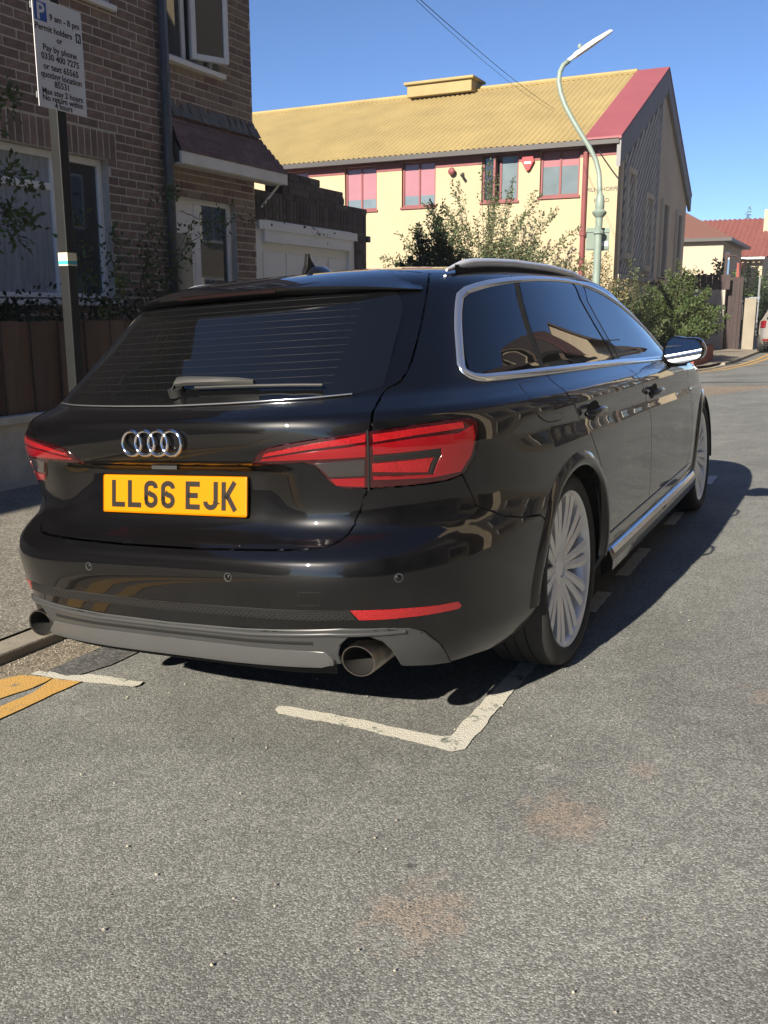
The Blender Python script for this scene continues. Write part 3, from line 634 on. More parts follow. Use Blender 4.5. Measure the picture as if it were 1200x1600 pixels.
Y(MB().box((XB, ybd, 1.7), (XB + .06, ybd + .09, zroof(ybd) - .5)).box((XB, ya - .1, zlo - .1), (XB + .06, ybd, zlo)).build('cladding_trim', M['clad']))
for (y0, y1, z0, z1) in ((20.85, 21.45, 2.55, 4.35), (22.9, 23.6, 2.35, 4.0), (25.1, 25.8, 2.2, 4.05), (27.3, 27.9, 2.1, 3.95)):
    f = Y(MB().box((XB, y0 - .12, z0 - .14), (XB + .075, y0, z1 + .12)).box((XB, y1, z0 - .14), (XB + .075, y1 + .12, z1 + .12)).box((XB, y0, z1), (XB + .075, y1, z1 + .12)).box((XB, y0, z0 - .14), (XB + .1, y1, z0)).build('gable_window', M['creamgrey']))
    boxo('pane', (XB + .004, y0, z0), (XB + .02, y1, z1), M['clad_back'], f)
# recess and plinth at the foot of the gable
Y(boxo('doorway_recess', (XB + .001, 23.3, -.2), (XB + .012, 24.9, 1.35), M['gutterdark'])); Y(boxo('doorway_recess', (XB + .001, 20.7, -.2), (XB + .012, 21.3, 1.55), M['gutterdark']))
Y(MB().prism([(YB + .3, -.2), (YB + .62, -.2), (YB + .62, zlo), (YB + .3, zlo)], Matrix(((0, 0, 1, XB + .001), (1, 0, 0, 0), (0, 1, 0, 0), (0, 0, 0, 1))), .05).build('corner_pier', M['creamgrey']))
# corrugated roof, both slopes
def corr(x0, x1, yA, zA, yBb, zB, pitch=.146, amp=.022, n=6, dz=0):
    v = []; f = []; m_ = int((x1 - x0) / pitch * n)
    for i in range(m_ + 1):
        x = x0 + (x1 - x0) * i / m_; d = amp * sin(2 * pi * (x - x0) / pitch)
        v += [(x, yA, zA + d + dz), (x, yBb, zB + d + dz)]
    f = [(2 * i, 2 * i + 2, 2 * i + 3, 2 * i + 1) for i in range(m_)]
    return v, f
sl = (ZR - ZE) / (YR - YB); y0r = YB - .30
rm = MB(); rm.add(*corr(XL, XB - .72, y0r, ZE - .30 * sl + .10, YR, ZR + .10)); sl2 = (ZE2 - ZR) / (YE2 - YR); rm.add(*corr(XL, XB - .72, YR, ZR + .10, YE2 + .3, ZE2 + .3 * sl2 + .10))
VX0, VX1 = -10.85, -8.85
roof = Y(rm.build('corrugated_roof', M['roofyellow'], smooth=True))
MB().box((VX0, YR - .42, ZR + .02), (VX1, YR + .42, ZR + .34)).box((VX0 - .08, YR - .5, ZR + .34), (VX1 + .08, YR + .5, ZR + .42)).build('ridge_vent', M['roofyellow'], roof, bevel=.02)
MB().tube([(XL, YR, ZR + .13), (XB - .72, YR, ZR + .13)], .07, 8).build('ridge_cap', M['roofyellow'], roof)
t = .07
def slope_slab(mb, x0, x1, ya_, za_, yb_, zb_, t_):
    mb.add([(x0, ya_, za_), (x1, ya_, za_), (x1, yb_, zb_), (x0, yb_, zb_), (x0, ya_, za_ - t_), (x1, ya_, za_ - t_), (x1, yb_, zb_ - t_), (x0, yb_, zb_ - t_)], [(0, 1, 2, 3), (7, 6, 5, 4), (0, 4, 5, 1), (1, 5, 6, 2), (2, 6, 7, 3), (3, 7, 4, 0)])
vg = MB(); slope_slab(vg, XB - .74, XB + .10, y0r, ZE - .3 * sl + .14, YR, ZR + .16, .06); slope_slab(vg, XB - .74, XB + .10, YR, ZR + .16, YE2 + .3, ZE2 + .3 * sl2 + .14, .06); Y(vg.build('verge_flashing', M['roofred']))
bg_ = MB(); slope_slab(bg_, XB + .0, XB + .09, y0r + .05, ZE - .25 * sl + .06, YR, ZR + .08, .58); slope_slab(bg_, XB + .0, XB + .09, YR, ZR + .08, YE2 + .28, ZE2 + .28 * sl2 + .06, .42); Y(bg_.build('barge_board', mat('grey barge board', (.22, .215, .22), .6, var=.1)))
Y(MB().box((XL, YB - .30, ZE - .16), (XB + .05, YB - .16, ZE - .05)).box((XL, YB - .16, ZE - .08), (XB, YB + .02, ZE - .06)).build('eaves_gutter', M['gutterdark']))
Y(MB().tube([(-4.36, YB - .06, .5), (-4.36, YB - .06, ZE - .1)], .055, 10).build('downpipe', M['oxide'])); 
Y(MB().tube([(-4.36, YB - .06, 2.9), (-4.36, YB - .06, 3.0)], .075, 10).build('pipe_collar', M['oxide']))
# alarm box, alarm lamp and painted street name
ab = [(-.12, .16), (.12, .16), (.15, .05), (.05, -.13), (0, -.17), (-.05, -.13), (-.15, .05)]
al = Y(MB().prism(ab, Matrix(((1, 0, 0, -5.72), (0, 0, -1, YB - .004), (0, 1, 0, 4.56), (0, 0, 0, 1))), .08).build('alarm_box', mat('red alarm box', (.42, .03, .035), .4))); boxo('alarm_label', (-5.80, YB - .087, 4.55), (-5.64, YB - .0845, 4.60), M['signwhite'], al)
Y(MB().lathe([(0, 0), (.07, .0), (.09, .04), (.07, .09), (0, .10)], 16, 'Y', Matrix.Translation((-7.62, YB - .14, 4.50))).build('alarm_lamp', M['oxide'], smooth=True)); Y(MB().tube([(-7.36, YB, 4.44), (-7.36, YB - .1, 4.40), (-7.30, YB - .2, 4.36)], .035, 8).build('camera_unit', M['gutterdark']))
for txt, z in (('MILNTHORPE', 3.86), ('ROAD', 3.62)):
    me = text_mesh(txt, .125, 'CENTER', .002); me.transform(Matrix(((1, 0, 0, -3.97), (0, 0, -1, YB - .006), (0, 1, 0, z), (0, 0, 0, 1)))); Y(obj('street_name', me, M['signtext']))
Y(boxo('plinth', (XL, YB - .08, -.3), (-9.5, YB - .001, 1.95), M['creamgrey']))

# ------------------------------------------------------------------ street lamp, cables
M['lampgreen'] = mat('grey green lamp paint', (.22, .28, .24), .5, var=.15, vscale=3)
M['lamphead'] = mat('white lamp housing', (.78, .76, .70), .4)
lx, ly = -2.93, 15.84; lz = hroad(-2.3)
lamp = empty('street_lamp', (lx, ly, lz)); tag(lamp, 'tall grey green swan-neck street lamp with white head in front of the cream building', 'street lamp')
def LP(o): o.parent = lamp; return o
colm = MB().lathe([(.11, 0), (.11, .9), (.085, 1.0), (.075, 1.3), (.07, 2.75), (.10, 2.77), (.10, 2.81), (.062, 2.84), (.066, 3.05), (.12, 3.11), (.135, 3.15), (.075, 3.2), (.085, 3.24), (.075, 3.42), (.03, 3.5), (.022, 3.52)], 20)
LP(colm.build('column', M['lampgreen'], smooth=True, angle=.7))
def on_depth(u, v, d): return CAM + d * (CF + CR * ((u - 600) / 1457.5) + CU * ((800 - v) / 1457.5))
dl = 17.5
arm = [on_depth(u, v, dl) - Vector((lx, ly, lz)) for u, v in ((937, 312), (937, 290), (936, 270), (931, 250), (921, 230), (907, 208), (894, 186), (883, 165), (876, 145), (873, 128), (875, 112), (880, 102), (889, 95))]
# resample as a smooth pipe
LP(MB().tube(arm, [.05, .048] + [.046] * (len(arm) - 2), 12).build('swan_neck', M['lampgreen'], smooth=True))
h0 = on_depth(888, 96, dl) - Vector((lx, ly, lz)); h1 = on_depth(957, 48, dl) - Vector((lx, ly, lz))
ax = (h1 - h0).normalized(); sx_ = ax.cross(Vector((0, 0, 1))).normalized(); up_ = sx_.cross(ax)
hd = MB(); secs = [(0, .045, .05), (.14, .05, .055), (.16, .105, .07), (.45, .125, .08), (.62, .10, .075), (.80, .075, .06), (.95, .06, .05), (1, .02, .02)]; HL = (h1 - h0).length
vs = []; 
for t_, w_, hh in secs:
    for j in range(12):
        an = 2 * pi * j / 12; vs.append(h0 + ax * HL * t_ + sx_ * w_ * cos(an) + up_ * hh * (sin(an) if sin(an) > 0 else .5 * sin(an)))
hd.add(vs, [(i * 12 + j, i * 12 + (j + 1) % 12, (i + 1) * 12 + (j + 1) % 12, (i + 1) * 12 + j) for i in range(7) for j in range(12)] + [tuple(range(12)), tuple(range(84, 96))])
lh = LP(hd.build('lamp_head', M['lamphead'], smooth=True, angle=.9))
MB().lathe([(0, .05), (.03, .045), (.04, 0), (.03, -.03)], 12, 'Z', Matrix.Translation(h0 + ax * HL * .32 + up_ * .10)).build('photocell', M['lampgreen'], lh, smooth=True)
sgn = MB().box((-.21, .075, 2.47), (.21, .085, 2.88)); sg_ = LP(sgn.build('sign_panel', M['lampgreen'])); sg_.rotation_euler = (0, 0, radians(24)); sg_.location = (0, .02, .0)
for z in (2.50, 2.80): o = MB().box((-.22, .06, z), (.22, .076, z + .04)).build('sign_rail', M['lampgreen'], sg_)
MB().box((.07, .070, 2.55), (.19, .0745, 2.64)).build('sign_notice', M['signwhite'], sg_)
cb = empty('overhead_cable', (0, 0, 0)); bpy.data.objects.remove(cb)
M['cable'] = mat('black cable', (.02, .02, .022), .6)
def cable(name, label, p, q, sag, r=.008):
    pts = [Vector(p).lerp(Vector(q), t / 24) - Vector((0, 0, sag * 4 * (t / 24) * (1 - t / 24))) for t in range(25)]
    tag(MB().tube(pts, r, 6).build(name, M['cable']), label, 'cable', None)
pA, pB = on_depth(655, -2, 8), on_depth(866, 170, 19.6)
cable('overhead_cable', 'upper of the two thin black cables crossing the sky toward the cream building', pA, pB, .05, .0035)
cable('overhead_cable', 'lower of the two thin black cables crossing the sky toward the cream building', on_depth(648, -2, 8), on_depth(866, 174, 19.6), .09, .0025)
cable('service_cable', 'thin cable running down from the red eaves to the corner of the cream building', (-4.1, YB - .1, 4.78), (-3.55, YB - .06, 4.05), .02, .012)

# ------------------------------------------------------------------ foliage
def leaf_mat(name, col, rough=.5, tint=.45):
    m = island_tint(mat(name, col, rough, spec=.4), tint); nt = m.node_tree; b = nt.nodes['Principled BSDF']
    src = b.inputs['Base Color'].links[0].from_socket; tr = nt.nodes.new('ShaderNodeBsdfTranslucent'); mx = nt.nodes.new('ShaderNodeMixShader'); mx.inputs[0].default_value = .32
    out = nt.nodes['Material Output']; nt.links.new(src, tr.inputs[0]); nt.links.new(b.outputs[0], mx.inputs[1]); nt.links.new(tr.outputs[0], mx.inputs[2]); nt.links.new(mx.outputs[0], out.inputs[0]); return m
M['leaf_olive'] = leaf_mat('olive green leaf', (.115, .145, .065)); M['leaf_dark'] = leaf_mat('dark evergreen leaf', (.022, .038, .017)); M['leaf_green'] = leaf_mat('mid green leaf', (.085, .12, .04)); M['leaf_bright'] = leaf_mat('bright yellow green leaf', (.16, .21, .05)); M['leaf_dry'] = leaf_mat('dry straw leaf', (.24, .20, .10))
M['stem'] = mat('brown twig', (.085, .062, .042), .9, var=.2)
def leaves_mesh(name, P, D, S_):
    """P positions, D directions, S_ lengths -> folded leaf shaped quads"""
    n = len(P); P = np.asarray(P); D = np.asarray(D); S_ = np.asarray(S_)[:, None]
    r = rng.normal(size=(n, 3)); A = np.cross(D, r); A /= np.linalg.norm(A, axis=1, keepdims=True) + 1e-9
    Nn = np.cross(A, D)
    v = np.stack([P, P + D * S_ * .5 + A * S_ * .26 + Nn * S_ * .06, P + D * S_, P + D * S_ * .5 - A * S_ * .26 + Nn * S_ * .06], 1).reshape(-1, 3)
    f = np.arange(4 * n).reshape(-1, 4); tri = np.concatenate([f[:, [0, 1, 2]], f[:, [0, 2, 3]]])
    me = bpy.data.meshes.new(name); me.from_pydata(v.tolist(), [], tri.tolist()); return me
def unit(v): return v / (np.linalg.norm(v) + 1e-9)
def shrub(name, label, base, nst, height, spread, leaf=.04, per=60, lm='leaf_green', droop=.25, cat='shrub', lean=(0, 0), density_lo=.15, stem_r=.012, squash=1., group=None, twig=.16):
    o = empty(name, base); tag(o, label, cat, group)
    st = MB(); P = []; D = []; S_ = []
    for i in range(nst):
        a = rng.uniform(0, 2 * pi); u = rng.uniform(0, 1) ** .6
        h = height * rng.uniform(.55, 1.0) * (1 - .35 * u); rr = spread * u
        b0 = np.array([cos(a) * rr * .25, sin(a) * rr * .25 * squash, 0]); top = np.array([cos(a) * rr + lean[0] * h, sin(a) * rr * squash + lean[1] * h, h]); mid = (b0 + top) / 2 + np.array([-cos(a) * rr * .18, -sin(a) * rr * .18 * squash, h * .18])
        pts = []
        for k in range(9):
            t = k / 8; p = (1 - t) ** 2 * b0 + 2 * t * (1 - t) * mid + t * t * top; p = p + np.array([0, 0, -droop * rr * t ** 3]) + rng.normal(0, .012, 3) * height * .3 * (t > 0); pts.append(p)
        st.tube([tuple(p) for p in pts], [stem_r * (1 - .85 * k / 8) for k in range(9)], 4, False)
        for q in range(per):
            t = density_lo + (1 - density_lo) * rng.uniform() ** .8; k = min(int(t * 8), 7); fr = t * 8 - k; p = pts[k] * (1 - fr) + pts[k + 1] * fr
            d = unit(rng.normal(size=3) + np.array([cos(a), sin(a), .35])); off = rng.uniform() ** 1.2 * twig * (1.25 - t)
            P.append(p + d * off); D.append(unit(d + .6 * rng.normal(size=3))); S_.append(leaf * rng.uniform(.6, 1.3))
    st.build('stems', M['stem'], o); obj('foliage', leaves_mesh('foliage', P, D, S_), M[lm], o)
    return o
# tall airy shrub before the cream facade, darker evergreen inside it, and neighbours
shrub('tall_shrub', 'tall airy shrub with arching twigs in front of the cream building', (-5.95, 17.95, -.05), 150, 4.9, 2.6, leaf=.065, per=180, lm='leaf_olive', droop=.2, squash=.5, density_lo=.25, twig=.3)
shrub('dark_shrub', 'rounded dark evergreen shrub at the left foot of the tall airy shrub', (-7.0, 17.6, -.05), 90, 3.9, .95, leaf=.085, per=240, lm='leaf_dark', droop=.1, density_lo=.05, twig=.3)
shrub('tall_shrub', 'sparse twiggy shrub left of the dark evergreen, low against the cream wall', (-7.8, 17.9, -.05), 50, 3.4, 1.4, leaf=.05, per=100, lm='leaf_olive', squash=.5, twig=.2)
shrub('dry_shrub', 'straw coloured dry shrub below the red downpipe beside the street lamp', (-4.0, 18.6, -.05), 80, 3.2, 1.2, leaf=.055, per=90, lm='leaf_dry', droop=.1, squash=.6, twig=.2)
shrub('dry_shrub', 'yellowing bush right of the street lamp at the foot of the gable', (-2.95, 19.0, -.05), 70, 2.6, .8, leaf=.055, per=110, lm='leaf_olive', droop=.2, squash=.8, twig=.25)
shrub('round_shrub', 'dense rounded green shrub on the pavement corner beyond the wing mirror', (-2.45, 21.6, -.05), 150, 2.7, 1.15, leaf=.065, per=190, lm='leaf_green', droop=.35, density_lo=.1, squash=1.2, twig=.3)
shrub('round_shrub', 'dark shrub against the gable doorway behind the rounded green shrub', (-3.1, 23.6, -.05), 60, 2.5, .9, leaf=.07, per=110, lm='leaf_dark', density_lo=.1, twig=.3)
M['redplanter'] = mat('red brick planter', (.30, .085, .05), .9, var=.25, vscale=8)
tag(MB().box((-3.5, 20.2, -.1), (-1.75, 20.4, .38)).box((-1.95, 20.41, -.1), (-1.75, 23.2, .38)).build('brick_planter', M['redplanter'], bevel=.02), 'low red brick planter under the rounded green shrub', 'planter')
# climbers in the front garden
def climber(name, label, pts_list, leaf, lm, nleaf, spread=.12, r=.006):
    base = pts_list[0][0]; o = empty(name, base); tag(o, label, 'climbing plant'); st = MB(); P = []; D = []; S_ = []; B = np.array(base)
    for pl in pts_list:
        A_ = np.array(pl, float) - B; n = 14 * (len(A_) - 1); tt = np.linspace(0, len(A_) - 1, n); pp = []
        for t in tt:
            k = min(int(t), len(A_) - 2); f = t - k; f = f * f * (3 - 2 * f); pp.append(A_[k] * (1 - f) + A_[k + 1] * f + rng.normal(0, .006, 3))
        st.tube([tuple(p) for p in pp], [r * (1 - .7 * i / n) for i in range(n)], 5, False)
        for q in range(nleaf):
            t = rng.uniform(.1, 1); p = pp[min(int(t * n), n - 1)]; d = unit(rng.normal(size=3) + np.array([.5, 0, .1])); P.append(p + d * rng.uniform(0, spread)); D.append(unit(d + .5 * rng.normal(size=3))); S_.append(leaf * rng.uniform(.6, 1.3))
    st.build('stems', M['stem'], o); obj('foliage', leaves_mesh('foliage', P, D, S_), M[lm], o); return o
def hp(u, v, x):   # a point on the plane x = const seen at a picture position
    d = CF + CR * ((u - 600) / 1457.5) + CU * ((800 - v) / 1457.5); return tuple(CAM + d * ((x - CAM.x) / d.x))
xg = -4.15
climber('climbing_rose', 'dark leafy climber tangled between the ground floor window and the downpipe', [[hp(200, 640, xg), hp(215, 480, xg), hp(235, 380, xg), hp(262, 300, xg)], [hp(230, 640, xg), hp(250, 470, xg), hp(285, 390, xg), hp(340, 345, xg), hp(420, 330, xg)], [hp(150, 640, xg), hp(150, 500, xg), hp(130, 430, xg), hp(110, 340, xg)], [hp(190, 640, xg), hp(210, 520, xg), hp(180, 430, xg), hp(170, 370, xg)], [hp(240, 640, xg), hp(240, 520, xg), hp(225, 450, xg), hp(230, 400, xg)], [hp(210, 640, xg), hp(260, 480, xg), hp(262, 420, xg), hp(300, 350, xg)]], .055, 'leaf_green', 190, .17)
climber('climbing_rose', 'sunlit pale green shoots above the fence beside the downpipe', [[hp(178, 500, -3.75), hp(165, 480, -3.7), hp(195, 440, -3.7), hp(215, 390, -3.75)], [hp(178, 500, -3.75), hp(190, 455, -3.7), hp(185, 432, -3.7)], [hp(178, 500, -3.75), hp(155, 497, -3.65), hp(150, 508, -3.65)]], .05, 'leaf_bright', 26, .05, .005)
climber('climbing_rose', 'leafy branch hanging in from the left edge over the white window', [[hp(-60, 420, -3.8), hp(-20, 300, -3.75), hp(15, 260, -3.7), hp(45, 290, -3.7)], [hp(-60, 420, -3.8), hp(-10, 330, -3.75), hp(25, 330, -3.7), hp(48, 345, -3.7)], [hp(-60, 420, -3.8), hp(-20, 370, -3.75), hp(10, 345, -3.7), hp(30, 372, -3.7)], [hp(-60, 420, -3.8), hp(-20, 200, -3.75), hp(5, 145, -3.7), hp(20, 160, -3.7)]], .055, 'leaf_green', 130, .12)
climber('low_shrub', 'dark leafy growth along the window sill behind the fence', [[hp(-40, 660, -3.9), hp(-10, 500, -3.9), hp(40, 480, -3.9), hp(90, 470, -3.9)], [hp(60, 660, -3.9), hp(70, 520, -3.9), hp(110, 490, -3.9), hp(160, 470, -3.9)], [hp(0, 660, -3.9), hp(20, 500, -3.9), hp(0, 490, -3.9), hp(70, 500, -3.9)], [hp(100, 660, -3.9), hp(140, 500, -3.9), hp(190, 480, -3.9), hp(230, 500, -3.9)]], .05, 'leaf_dark', 260, .16)
climber('climbing_rose', 'thin trailing twig across the front door and garage', [[hp(282, 330, -4.0), hp(330, 350, -3.95), hp(380, 345, -3.95), hp(430, 335, -3.95), hp(480, 350, -3.95), hp(515, 372, -3.95)], [hp(265, 290, -4.0), hp(262, 300, -3.95), hp(272, 296, -3.95)]], .04, 'leaf_green', 60, .07, .004)
# ------------------------------------------------------------------ the black estate car: one smooth body surface, cut into panels
YC=2.0
def pchip(xs,ys,x):
    xs=np.asarray(xs,float);ys=np.asarray(ys,float);h=np.diff(xs);d=np.diff(ys)/h
    m=np.zeros(len(xs))
    for i in range(1,len(xs)-1):
        if d[i-1]*d[i]>0:
            w1=2*h[i]+h[i-1];w2=h[i]+2*h[i-1];m[i]=(w1+w2)/(w1/d[i-1]+w2/d[i])
    m[0]=d[0];m[-1]=d[-1]
    x=np.clip(x,xs[0],xs[-1]);k=np.clip(np.searchsorted(xs,x)-1,0,len(xs)-2)
    t=(x-xs[k])/h[k];t2=t*t;t3=t2*t
    return ys[k]*(2*t3-3*t2+1)+h[k]*m[k]*(t3-2*t2+t)+ys[k+1]*(-2*t3+3*t2)+h[k]*m[k+1]*(t3-t2)
# z, w, yrA(centre), yrB(lamp zone), n, yf, nf
LV=[(.17,.800,.150,.150,4.6,4.50,3.8),
(.22,.855,.085,.085,4.6,4.62,3.9),
(.30,.893,.040,.040,4.6,4.68,4.6),
(.38,.905,.012,.012,4.5,4.71,4.6),
(.46,.912,-.010,-.010,4.5,4.72,4.6),
(.53,.916,-.020,-.020,4.5,4.72,4.6),
(.575,.918,-.015,-.015,4.4,4.72,4.6),
(.600,.919,.004,.004,4.3,4.72,4.6),
(.620,.919,.028,.028,4.2,4.72,4.6),
(.645,.920,.064,.060,4.1,4.71,4.6),
(.675,.920,.084,.075,4.1,4.70,4.6),
(.70,.920,.091,.078,4.1,4.69,4.6),
(.76,.921,.098,.070,4.1,4.64,4.6),
(.805,.922,.097,.058,4.1,4.55,4.6),
(.825,.923,.060,.053,4.1,4.49,4.6),
(.845,.923,.044,.047,4.1,4.42,4.6),
(.885,.923,.032,.038,4.0,4.22,4.6),
(.925,.914,.030,.035,3.9,3.92,4.6),
(.945,.900,.036,.040,3.85,3.76,4.2),
(.965,.876,.068,.070,3.75,3.60,4.4),
(.99,.8515,.120,.122,3.65,3.46,4.6),
(1.03,.8305,.172,.172,3.6,3.34,4.8),
(1.10,.7945,.252,.252,3.55,3.17,5.0),
(1.18,.7535,.346,.346,3.5,2.98,5.0),
(1.25,.7175,.428,.428,3.5,2.80,5.0),
(1.295,.692,.490,.490,3.5,2.66,5.0),
(1.325,.660,.560,.560,3.4,2.54,4.6),
(1.352,.600,.690,.690,3.2,2.42,4.2),
(1.376,.480,.940,.940,2.9,2.30,3.6),
(1.392,.310,1.30,1.30,2.6,2.18,3.0),
(1.399,.140,1.66,1.66,2.3,2.08,2.5),
(1.401,.010,1.97,1.97,2.0,2.01,2.0)]
A=np.array(LV)
VK=np.r_[0,np.cumsum(np.sqrt(np.diff(A[:,0])**2+np.diff(A[:,1])**2+.25*np.diff(A[:,2])**2))]
NT=4000;VT=np.linspace(0,VK[-1],NT)
TAB=[]
ker=np.exp(-.5*(np.arange(-60,61)*VT[1]/.0038)**2);ker/=ker.sum()
for c in range(7):
    t=pchip(VK,A[:,c],VT); tp=np.r_[2*t[0]-t[60:0:-1],t,2*t[-1]-t[-2:-62:-1]]
    TAB.append(np.convolve(tp,ker,'valid'))
TAB=np.array(TAB)
def v_of_z(z): return np.interp(z,TAB[0],VT)
def sstep(a,b,x):
    t=np.clip((x-a)/(b-a),0,1);return t*t*(3-2*t)
def S(phi,v):
    phi=np.asarray(phi,float);v=np.asarray(v,float)
    z,w,ya,yb,n,yf,nf=[np.interp(v,VT,t) for t in TAB]
    rear=phi<pi/2
    nn=np.where(rear,n,nf)
    s=np.abs(np.sin(phi));c=np.abs(np.cos(phi))
    q=(s**nn+c**nn)**(1/nn)
    s=s/q;c=c/q
    x=w*s
    yr=ya+(yb-ya)*sstep(.30,.46,x)
    y=np.where(rear,YC-(YC-yr)*c,YC+(yf-YC)*c)
    # side shaping: haunch over rear wheel, crease
    zr=np.where(rear,1,1)
    # lower door concavity
    x=x-.009*np.exp(-((z-.52)/.17)**2)*sstep(1.2,2.1,y)*(1-sstep(3.0,3.4,y))
    # tornado line: shoulder undercut below crease
    zc=.925-.018*(y-.3)
    x=x-.012*np.exp(-((z-(zc-.075))/.04)**2)*sstep(.45,.8,y)*(1-sstep(4.0,4.4,y))
    return np.stack([x,y,z],-1)
def N_unused(phi,v,e=1e-3):
    a=S(phi+e,v)-S(phi-e,v);b=S(phi,v+e)-S(phi,v-e)
    n=np.cross(a,b);n/=np.linalg.norm(n,axis=-1,keepdims=True)+1e-12
    return n
UV={
'TE':[(0.7506, 1.387), (0.7473, 1.2958), (0.739, 1.2207), (0.7204, 1.0932), (0.7064, 1.0177), (0.6842, 0.9592), (0.6499, 0.9468), (0.6431, 0.8878), (0.6177, 0.8059), (0.6089, 0.7605), (0.5936, 0.6449), (0.5719, 0.5805), (0.5568, 0.5316), (0.5445, 0.5062), (0.5125, 0.4904), (0.4109, 0.486), (0.1264, 0.4804)],
'LAMP':[(0.3121, 0.7219), (0.3401, 0.7501), (0.3673, 0.7709), (0.4162, 0.7815), (0.4818, 0.7908), (0.5531, 0.7966), (0.6107, 0.8017), (0.6868, 0.8095), (0.7575, 0.8123), (0.8056, 0.8114), (0.8246, 0.8016), (0.8257, 0.7805), (0.8223, 0.7584), (0.8151, 0.7244), (0.8067, 0.6892), (0.7955, 0.6662), (0.7825, 0.6501), (0.7536, 0.6407), (0.7095, 0.6393), (0.6531, 0.6415), (0.5959, 0.6421), (0.554, 0.6463), (0.522, 0.6533), (0.5021, 0.6835), (0.4829, 0.7301), (0.4032, 0.7263)],
'L_top':[(0.3588, 0.749), (0.3698, 0.7602), (0.4859, 0.7802), (0.6077, 0.797), (0.6056, 0.7763), (0.4839, 0.7648)],
'L_top2':[(0.3451, 0.7373), (0.3586, 0.7449), (0.4831, 0.76), (0.6052, 0.7711), (0.6011, 0.7378), (0.4791, 0.7378)],
'L_rev':[(0.4869, 0.7281), (0.5986, 0.7322), (0.5926, 0.6776), (0.5156, 0.679)],
'L_low':[(0.5162, 0.6745), (0.592, 0.6732), (0.5886, 0.6483), (0.5277, 0.6557)],
'L_band':[(0.6196, 0.7949), (0.7049, 0.8), (0.7958, 0.802), (0.7953, 0.7847), (0.7028, 0.7814), (0.62, 0.7739)],
'L_notch':[(0.6159, 0.7385), (0.7414, 0.7388), (0.7438, 0.7318), (0.7432, 0.7264), (0.7226, 0.6635), (0.7177, 0.6654), (0.7337, 0.7207), (0.6149, 0.7256)],
'L_led':[(0.6115, 0.7167), (0.7295, 0.7167), (0.7154, 0.6702), (0.6089, 0.6869)],
'L_main':[(0.6171, 0.7689), (0.7023, 0.7751), (0.7844, 0.7742), (0.8145, 0.7902), (0.8158, 0.7595), (0.8005, 0.6943), (0.779, 0.6587), (0.7225, 0.6542), (0.6076, 0.6653), (0.6091, 0.676), (0.7118, 0.6654), (0.7253, 0.6629), (0.7458, 0.7246), (0.7455, 0.7403), (0.6164, 0.7418)],
'GE':[(0.6485, 0.947), (0.653, 0.9958), (0.659, 1.0439), (0.6708, 1.1315), (0.6776, 1.1889), (0.6792, 1.2289), (0.675, 1.2686), (0.6559, 1.2947)],
'CLEAR':[(0.0, 0.9695), (0.4407, 0.9718), (0.557, 0.9779), (0.6061, 1.0172), (0.6223, 1.0907), (0.6373, 1.157), (0.6449, 1.2145)],
'REFL':[(0.578, 0.3258), (0.6337, 0.3213), (0.6949, 0.3139), (0.7548, 0.3032), (0.7869, 0.299), (0.7925, 0.2844), (0.787, 0.2771), (0.7535, 0.2802), (0.6929, 0.2875), (0.6436, 0.2911), (0.5935, 0.296)],
'MESH':[(0.0204, 0.3229), (0.3076, 0.3277), (0.5741, 0.3279), (0.5882, 0.2965), (0.3006, 0.2998), (0.0101, 0.2954)],
'DIFF':[(0.0, 0.2536), (0.266, 0.2603), (0.552, 0.2735), (0.6411, 0.2661), (0.6904, 0.2546), (0.7175, 0.2343), (0.7453, 0.1856), (0.7717, 0.1039), (0.7483, 0.1109), (0.6683, 0.1384), (0.651, 0.1972), (0.635, 0.2259), (0.6003, 0.2502), (0.5688, 0.2509), (0.5457, 0.2263), (0.5357, 0.1942), (0.5393, 0.1629), (0.4852, 0.1618), (0.2351, 0.1643), (0.0, 0.1638)],
'BLADE':[(0.0, 0.2131), (0.2516, 0.2134), (0.4436, 0.2141), (0.5066, 0.2166), (0.5264, 0.1813), (0.4956, 0.1761), (0.2386, 0.1743), (0.0, 0.1743)],
'BUMPBOT':[(0.7737, 0.0994), (0.8234, 0.0915), (0.8894, 0.0697), (0.941, 0.074), (0.9626, 0.1305), (0.9769, 0.1933)],
'SEAM':[(0.7823, 0.6483), (0.81, 0.5541), (0.8825, 0.5), (0.925, 0.4796), (0.9826, 0.4607)],
'FUEL':[(0.964, 0.9058), (0.9791, 0.9115), (1.0307, 0.8981), (1.0396, 0.8679), (1.0483, 0.7831), (1.0606, 0.7496), (1.0175, 0.75), (0.9848, 0.768), (0.9653, 0.8011)],
'TOW':[(0.4652, 0.3789), (0.5174, 0.3792), (0.5131, 0.3429), (0.46, 0.3422)],
'SENS':[(0.2653, 0.4118), (0.6795, 0.4031)],
}
def S2(phi, v):
    """body surface with signed angle (left side negative)"""
    phi = np.asarray(phi, float); p = S(np.abs(phi), v); p[..., 0] *= np.where(phi < 0, -1, 1); return p
def N2(phi, v, e=1.5e-3):
    phi = np.asarray(phi, float); v = np.asarray(v, float)
    a = S2(phi + e, v) - S2(phi - e, v); b = S2(phi, np.minimum(v + e, VK[-1])) - S2(phi, np.maximum(v - e, 0)); n = np.cross(a, b)
    return n / (np.linalg.norm(n, axis=-1, keepdims=True) + 1e-12)
def uv_yz(y, z):
    """(angle, level) of the side point with given length and height"""
    v = float(v_of_z(z)); lo, hi = .3, pi - .3
    for _ in range(40):
        m = (lo + hi) / 2
        if S(m, v)[1] < y: lo = m
        else: hi = m
    return ((lo + hi) / 2, v)
PH = 1.15   # metres per radian, roughly, so that cells come out square
